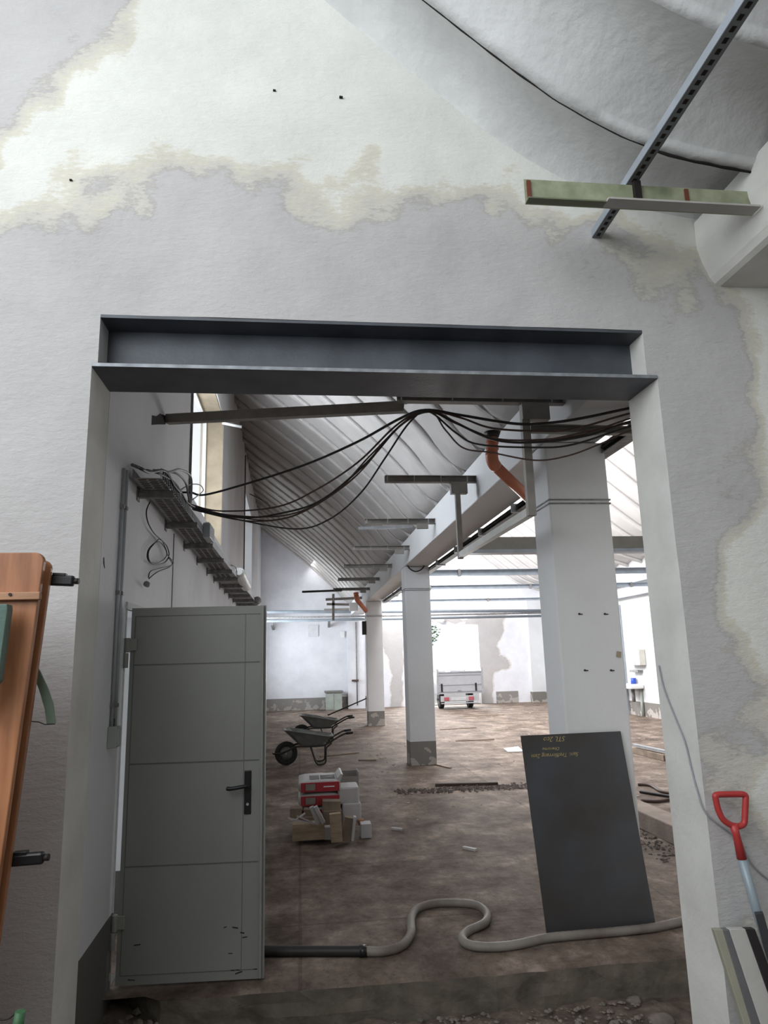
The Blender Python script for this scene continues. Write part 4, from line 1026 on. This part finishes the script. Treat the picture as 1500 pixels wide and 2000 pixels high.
rubble('floor_debris', lambda r: (r.uniform(1.2, 9), r.uniform(8.5, 25), 0), 1500, .006, .03, mat('pale_debris', (.36, .29, .25), .95, var=.4, scale=9), 'plaster crumbs and grit scattered over the right of the hall floor', 'debris', 2, .5)
rubble('floor_debris', lambda r: (r.uniform(-1, 1.6), r.uniform(8, 25), 0), 260, .008, .03, mat('pale_debris', (.36, .29, .25)), 'plaster crumbs scattered over the left of the hall floor', 'debris', 3, .5)
rubble('broken_concrete', lambda r: (lambda t: (1.25+t*2.0, 9.75+.10*r.gauss(0, 1), 0))(r.random()), 600, .012, .032, mat('dark_crumbs', (.09, .07, .06), .95, var=.4, scale=20), 'dark ridge of broken concrete across the floor behind the hose', 'rubble', 4, .7)
rubble('ground_stones', lambda r: (r.uniform(-.9, 1.85), r.uniform(3.7, 4.22), -.18), 1100, .006, .022, STONE, 'small stones and grit on the lower earth floor', 'stones', 5, .6)
rubble('slab_crumbs', lambda r: (-.98+.28*r.random(), 4.1+.5*r.random(), -.13), 90, .008, .03, STONE, 'broken slab crumbs below the door hinge', 'rubble', 6, .7)
rs = random.Random(9)
for k, (px, py, s_) in enumerate(((1238, 1948, .045), (1290, 1990, .07), (975, 1976, .02), (1170, 1962, .02), (1010, 1951, .03), (1200, 1990, .03))):
    p = at(px, py, Z=-.17); b = bmesh.new(); bmesh.ops.create_icosphere(b, subdivisions=3, radius=1)
    vs = [(p.x+v.co.x*s_*(1+.3*mn.noise(v.co*1.5+Vector((k, 0, 0)))), p.y+v.co.y*s_*.7, -.20+s_*.5*(.6+v.co.z*(1+.3*mn.noise(v.co*2)))) for v in b.verts]
    fs = [[v.index for v in f.verts] for f in b.faces]; b.free()
    tag(MB().add(vs, fs, True).build('rubble_stone', STONE), ['pale rounded stone below the slab edge at right', 'largest flat stone at the bottom edge near the right jamb', 'small stone below the slab edge under the hose bend', 'small stone just left of the pale rounded stone', 'flat thin stone chip against the slab edge', 'grey stone left of the largest flat stone'][k], 'stone', 'stones below the slab edge')
tag(MB().bar(at(850, 1533, Z=.02), at(972, 1530, Z=.02), .07, .035).build('floor_timber', mat('dark_timber', (.06, .045, .035), .9, var=.3)), 'dark timber lying in the ridge of broken concrete', 'timber')
# long dark timbers and sticks on the floor, white paper, cables
tag(MB().bar(at(1238, 1462, Z=.05), at(1310, 1480, Z=.05), .25, .09).build('floor_plank', WOODD), 'dark plank on the floor right of the nearest column', 'plank')
tag(MB().bar(at(1238, 1455, Z=.14), at(1310, 1470, Z=.14), .06, .04).build('metal_rail', GALV), 'pale metal rail lying along the dark plank', 'rail')
p = [at(984, 1463, Z=.012), at(1012, 1459, Z=.012), at(1022, 1468, Z=.012), at(992, 1469, Z=.012)]
tag(MB().hexa([v-Vector((0, 0, .008)) for v in p]+[v+Vector((0, 0, .012)) for v in p]).build('paper_sheet', WHITE), 'white sheet of packaging on the floor left of the nearest column', 'paper')
for k, pts in enumerate((((1246, 1532), (1270, 1534), (1290, 1545), (1310, 1549)), ((1250, 1546), (1275, 1550), (1312, 1556)), ((1252, 1563), (1285, 1565), (1312, 1560)))):
    tag(MB().tube(smooth_path([at(x, y, Z=.02) for x, y in pts], 6), .018, 8).build('floor_cable', [CABB, RUB, CABB][k]), ['upper reddish cable lying on the floor right of the steel sheet', 'black cable lying between the reddish cables', 'lower reddish cable lying on the floor right of the steel sheet'][k], 'cable')
for k, (a, b) in enumerate((((625, 1478), (700, 1470)), ((860, 1425), (930, 1421)), ((890, 1447), (965, 1444)), ((905, 1399), (985, 1396)), ((700, 1485), (735, 1484)), ((846, 1492), (880, 1500)), ((905, 1655), (930, 1660)), ((765, 1618), (785, 1620)))):
    tag(MB().bar(at(*a, Z=.01), at(*b, Z=.01), .035, .02).build('wood_splinter', WOODD if k not in (6, 7) else PAPER), ['splinter on the floor in front of the nearer wheelbarrow', 'splinter on the floor right of the middle column', 'longer splinter on the bright floor near the paper', 'thin splinter on the floor before the trailer', 'short splinter left of the middle column foot', 'dark stick beside the foot of the middle column', 'pale splinter on the floor right of the pile', 'pale splinter close to the small stone block'][k], 'splinter', 'splinters on the hall floor')

# ================================================================== NEAR ROOM, LEFT: pine panel, clamps
B_ = empty('pine_panel', (-1.2, 2.8, 0), 'orange-brown pine panel with rounded corner standing at the left', 'panel')
A0 = at(84, 1096, Y=2.80)
tr_ = at(82, 1081, Y=2.8)
edge = [at(84, 1110, Y=2.8), at(66, 1290, Y=2.8), at(0, 1700, Y=2.8)]
xe, ze = edge[0].x, edge[0].z
slope = (edge[2].x-edge[0].x)/(edge[2].z-edge[0].z)
xb = xe+slope*(-.17-ze)
top = at(40, 1079, Y=2.8).z
poly = [(xb, -.17), (xe+.0, ze-.0)]+[(xe-.035+.035*math.cos(a), ze+.0+.035*math.sin(a)) for a in np.linspace(0.05, PI/2, 7)]
dz = top-(ze+.035)
poly = [(x, z+(dz if i > 0 else 0)) for i, (x, z) in enumerate(poly)]
poly += [(-2.6, poly[-1][1]+.005), (-2.6, -.17)]  # widened left out of view so the panel shades the front wall
MB().prism(poly, 2.80, 2.83).build('front_board', WOOD, B_, bevel=.004)
poly2 = [(x+.008 if x > -2.5 else x, z-.02 if z > 0 else z) for x, z in poly]
MB().prism(poly2, 2.862, 2.885).build('rear_board', WOOD, B_, bevel=.003)
MB().prism([(xb-.06, -.16), (xe-.05, ze-.12), (xe-.10, ze-.12), (xb-.11, -.16)], 2.83, 2.862).build('spacer', WOODD, B_)
a, b = at(0, 1156, Y=2.76), at(74, 1170, Y=2.76)
MB().box((-1.7, 2.775, b.z), (b.x, 2.80, a.z)).build('batten', mat('light_pine', (.50, .27, .15), .5, var=.3, scale=4, stretch=(.7, 7, 7)), B_, bevel=.003)
q = at(19, 1161, Y=2.77); MB().cyl((q.x, 2.776, q.z), (q.x, 2.770, q.z), .006, 10).build('screw', RUB, B_)
def clamp(p, q, lab):
    g = empty('bar_clamp', p, lab, 'clamp', 'black clamps on the pine panel')
    p, q = Vector(p), Vector(q); d = (q-p).normalized()
    MB().bar(p, q, .03, .042).build('handle', BLACK, g, bevel=.008)
    MB().tube([q, q+d*.018], .012, 12).build('end_knob', RUB, g)
    MB().bar(p-d*.08, p+d*.02, .022, .03).build('jaw', BLACK, g, bevel=.003)
    MB().bar(p+d*.02+Vector((0, 0, .022)), p+d*.07+Vector((0, 0, .022)), .03, .014).build('trigger', BLACK, g, bevel=.003)
clamp(at(93, 1133, Y=2.905), at(145, 1135, Y=2.905), 'upper black clamp gripping the right edge of the pine panel')
clamp(at(14, 1681, Y=2.905), at(86, 1675, Y=2.905), 'lower black clamp gripping the right edge of the pine panel')
cv = [(62, 1283), (78, 1310), (94, 1345), (104, 1375), (109, 1412), (92, 1414), (88, 1385), (78, 1350), (66, 1318), (60, 1305)]
tag(MB().prism([(at(x, y, Y=2.93).x, at(x, y, Y=2.93).z) for x, y in cv], 2.925, 2.935).build('green_hoop', GPL), 'curved dull green strip sticking out behind the pine panel', 'strip')
tag(MB().tube([at(48, 1408, Y=2.93), at(75, 1410, Y=2.93), at(88, 1415, Y=2.93), at(108, 1414, Y=2.93)], .002, 6).build('thin_wire', RUB), 'thin wire at the foot of the curved green strip', 'wire')
cv = [(-60, 1180), (16, 1180), (17, 1190), (-2, 1330), (-60, 1400)]
tag(MB().prism([(at(x, y, Y=2.7).x, at(x, y, Y=2.7).z) for x, y in cv], 2.69, 2.74).build('green_board', mat('dark_green_board', (.10, .17, .14), .5, var=.2, scale=5), bevel=.003), 'dark green board in front of the pine panel at the left edge', 'board')
a, b = at(40, 1975, Y=2.75), at(30, 2030, Y=2.75)
tag(MB().tube([a, b], [.016, .02], 12).build('garden_tool', mat('green_handle', (.06, .16, .07), .5, var=.2)), 'end of a green tool handle in the bottom left corner', 'handle')
tag(MB().tube(smooth_path([at(-10, 1992, Y=2.75), at(15, 1990, Y=2.75), at(30, 1980, Y=2.75), at(40, 1980, Y=2.75)], 5), .003, 6).build('curled_cord', RUB), 'thin cord curling onto the green handle at bottom left', 'cord')

# ================================================================== NEAR ROOM, RIGHT: shovel, profiles, cord
S = empty('red_handled_shovel', (2.0, 3.35, .8), 'shovel with a red D-grip and grey shaft against the right wall', 'shovel')
yg = 3.36
gp = [(1397, 1556), (1402, 1552), (1440, 1551), (1455, 1553), (1456, 1565), (1455, 1590), (1453, 1608), (1442, 1614), (1427, 1611), (1412, 1600), (1403, 1582), (1399, 1566)]
P = [at(x, y, Y=yg) for x, y in gp]
loop = smooth_path(P+[P[0]], 4)[:-1]
MB().tube(loop, .0145, 10, closed=True).build('d_grip', REDG, S)
MB().tube([at(1432, 1610, Y=yg), at(1438, 1630, Y=yg), at(1449, 1677, Y=yg)], [.022, .017, .023], 12).build('grip_socket', REDG, S)
MB().tube([at(1449, 1677, Y=yg), at(1480, 1785, Y=yg), at(1545, 1990, Y=yg)], .0205, 14).build('shaft', SHAFT, S)
def lean(x0, x1, xb0, xb1, ytop, m, name, lab, cat, Y0=3.36, dep=.03):
    a, b = at(x0, ytop, Y=Y0), at(x1, ytop-.5, Y=Y0); c, d = at(xb0, 2080, Y=Y0-.08), at(xb1, 2080, Y=Y0-.08)
    e = Vector((0, dep, 0))
    return tag(MB().hexa([c, d, d+e, c+e, a, b, b+e, a+e]).build(name, m, bevel=.003), lab, cat)
lean(1395, 1412, 1478, 1492, 1816, mat('cream_profile', (.36, .35, .28), .5, bump=.02), 'cream_profile', 'narrow cream profile, leftmost of the strips leaning bottom right', 'profile')
lean(1412, 1424, 1492, 1512, 1816, mat('mid_grey_profile', (.22, .22, .23), .4, .4, bump=.02), 'grey_profile', 'dark grey metal strip second from left in the leaning bundle', 'profile')
lean(1424, 1456, 1512, 1550, 1815, mat('white_panel', (.55, .54, .51), .5, var=.2, scale=2), 'white_panel', 'broad whitish panel in the middle of the leaning bundle', 'panel')
lean(1456, 1475, 1550, 1575, 1815, mat('black_profile', (.035, .03, .03), .5), 'black_profile', 'black strip at the right of the leaning bundle', 'profile')
a, b = at(1482, 1783, Y=3.30), at(1560, 2060, Y=3.26)
tag(MB().bar(a, b, .04, .035).build('black_bar', mat('black_bar', (.04, .04, .045), .5)), 'black square bar leaning in front at the far bottom right', 'bar')
# cord on the right jamb
P = [at(x, y, X=1.95) for x, y in ((1285, 1300), (1290, 1330))]
pts = [(1287, 1300), (1297, 1345), (1318, 1400), (1338, 1450), (1350, 1500), (1362, 1545)]
P = []
for i, (x, y) in enumerate(pts):
    p = at(x, y, X=1.95)
    P.append(p if p.y > YF-.01 else at(x, y, Y=YF-.01))
P += [at(1380, 1590, Y=YF-.012), at(1440, 1640, Y=YF-.012), at(1470, 1690, Y=YF-.012), at(1510, 1725, Y=YF-.012)]
tag(MB().tube(smooth_path(P, 6), .0042, 8).build('jamb_cord', mat('grey_cord', (.30, .31, .33), .6, bump=0)), 'grey cord hanging across the right jamb toward the shovel', 'cord')

# ================================================================== NEAR CEILING STEELWORK
K = empty('green_bracket', (1.7, 2.92, 3.9), 'pale green painted steel bracket with flaking paint at upper right', 'bracket')
MB().box((1.105, 2.97, 3.885), (2.298, 2.978, 4.02)).build('web', GREEN, K)
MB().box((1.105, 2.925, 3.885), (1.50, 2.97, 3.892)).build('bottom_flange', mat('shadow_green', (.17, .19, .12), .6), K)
MB().box((1.50, 2.90, 3.885), (2.298, 2.97, 3.895)).build('lower_angle', mat('pale_angle', (.46, .45, .43), .6), K)
for x in (1.115, 1.94): MB().box((x, 2.962, 3.90), (x+.02, 2.97, 4.01)).build('rust_spot', mat('rust', (.16, .05, .03), .8), K)
a, b = Vector((1.62, 1.2, 4.06)), Vector((1.685, YF-.001, 4.06))
P_ = empty('perforated_strut', (1.65, 2.4, 4.0), 'long blue-grey perforated steel strut slanting across the upper right', 'strut')
MB().bar(a, b, .055, .045).build('strut_bar', BLUEG, P_)
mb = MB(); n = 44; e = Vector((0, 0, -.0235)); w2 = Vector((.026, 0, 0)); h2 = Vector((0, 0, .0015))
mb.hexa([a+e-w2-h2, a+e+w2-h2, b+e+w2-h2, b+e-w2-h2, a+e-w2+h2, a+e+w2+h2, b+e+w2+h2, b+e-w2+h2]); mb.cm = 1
for k in range(n):
    q = a.lerp(b, (k+.3)/n); mb.obox((q.x, q.y, q.z-.0255), (.018, .026, .002))
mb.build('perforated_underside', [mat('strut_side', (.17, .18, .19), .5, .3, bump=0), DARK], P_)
MB().box((1.665, 2.945, 3.93), (1.70, 2.969, 4.03)).build('clip', DARK, K)
# nail holes and marks in the front wall
for k, (px, py, s_) in enumerate(((139, 353, .008), (536, 178, .007), (666, 191, .009))):
    p = at(px, py, Y=YF)
    tag(MB().obox((p.x, YF-.004, p.z), (s_*2.2 if k else s_*1.6, .012, s_), (0, .1, 0)).build('wall_plug_hole', DARK), ['round drill hole in the plaster above the left end of the lintel', 'small dark slot in the white paint, left of the other slot', 'small dark slot in the white paint nearest the ceiling'][k], 'hole')
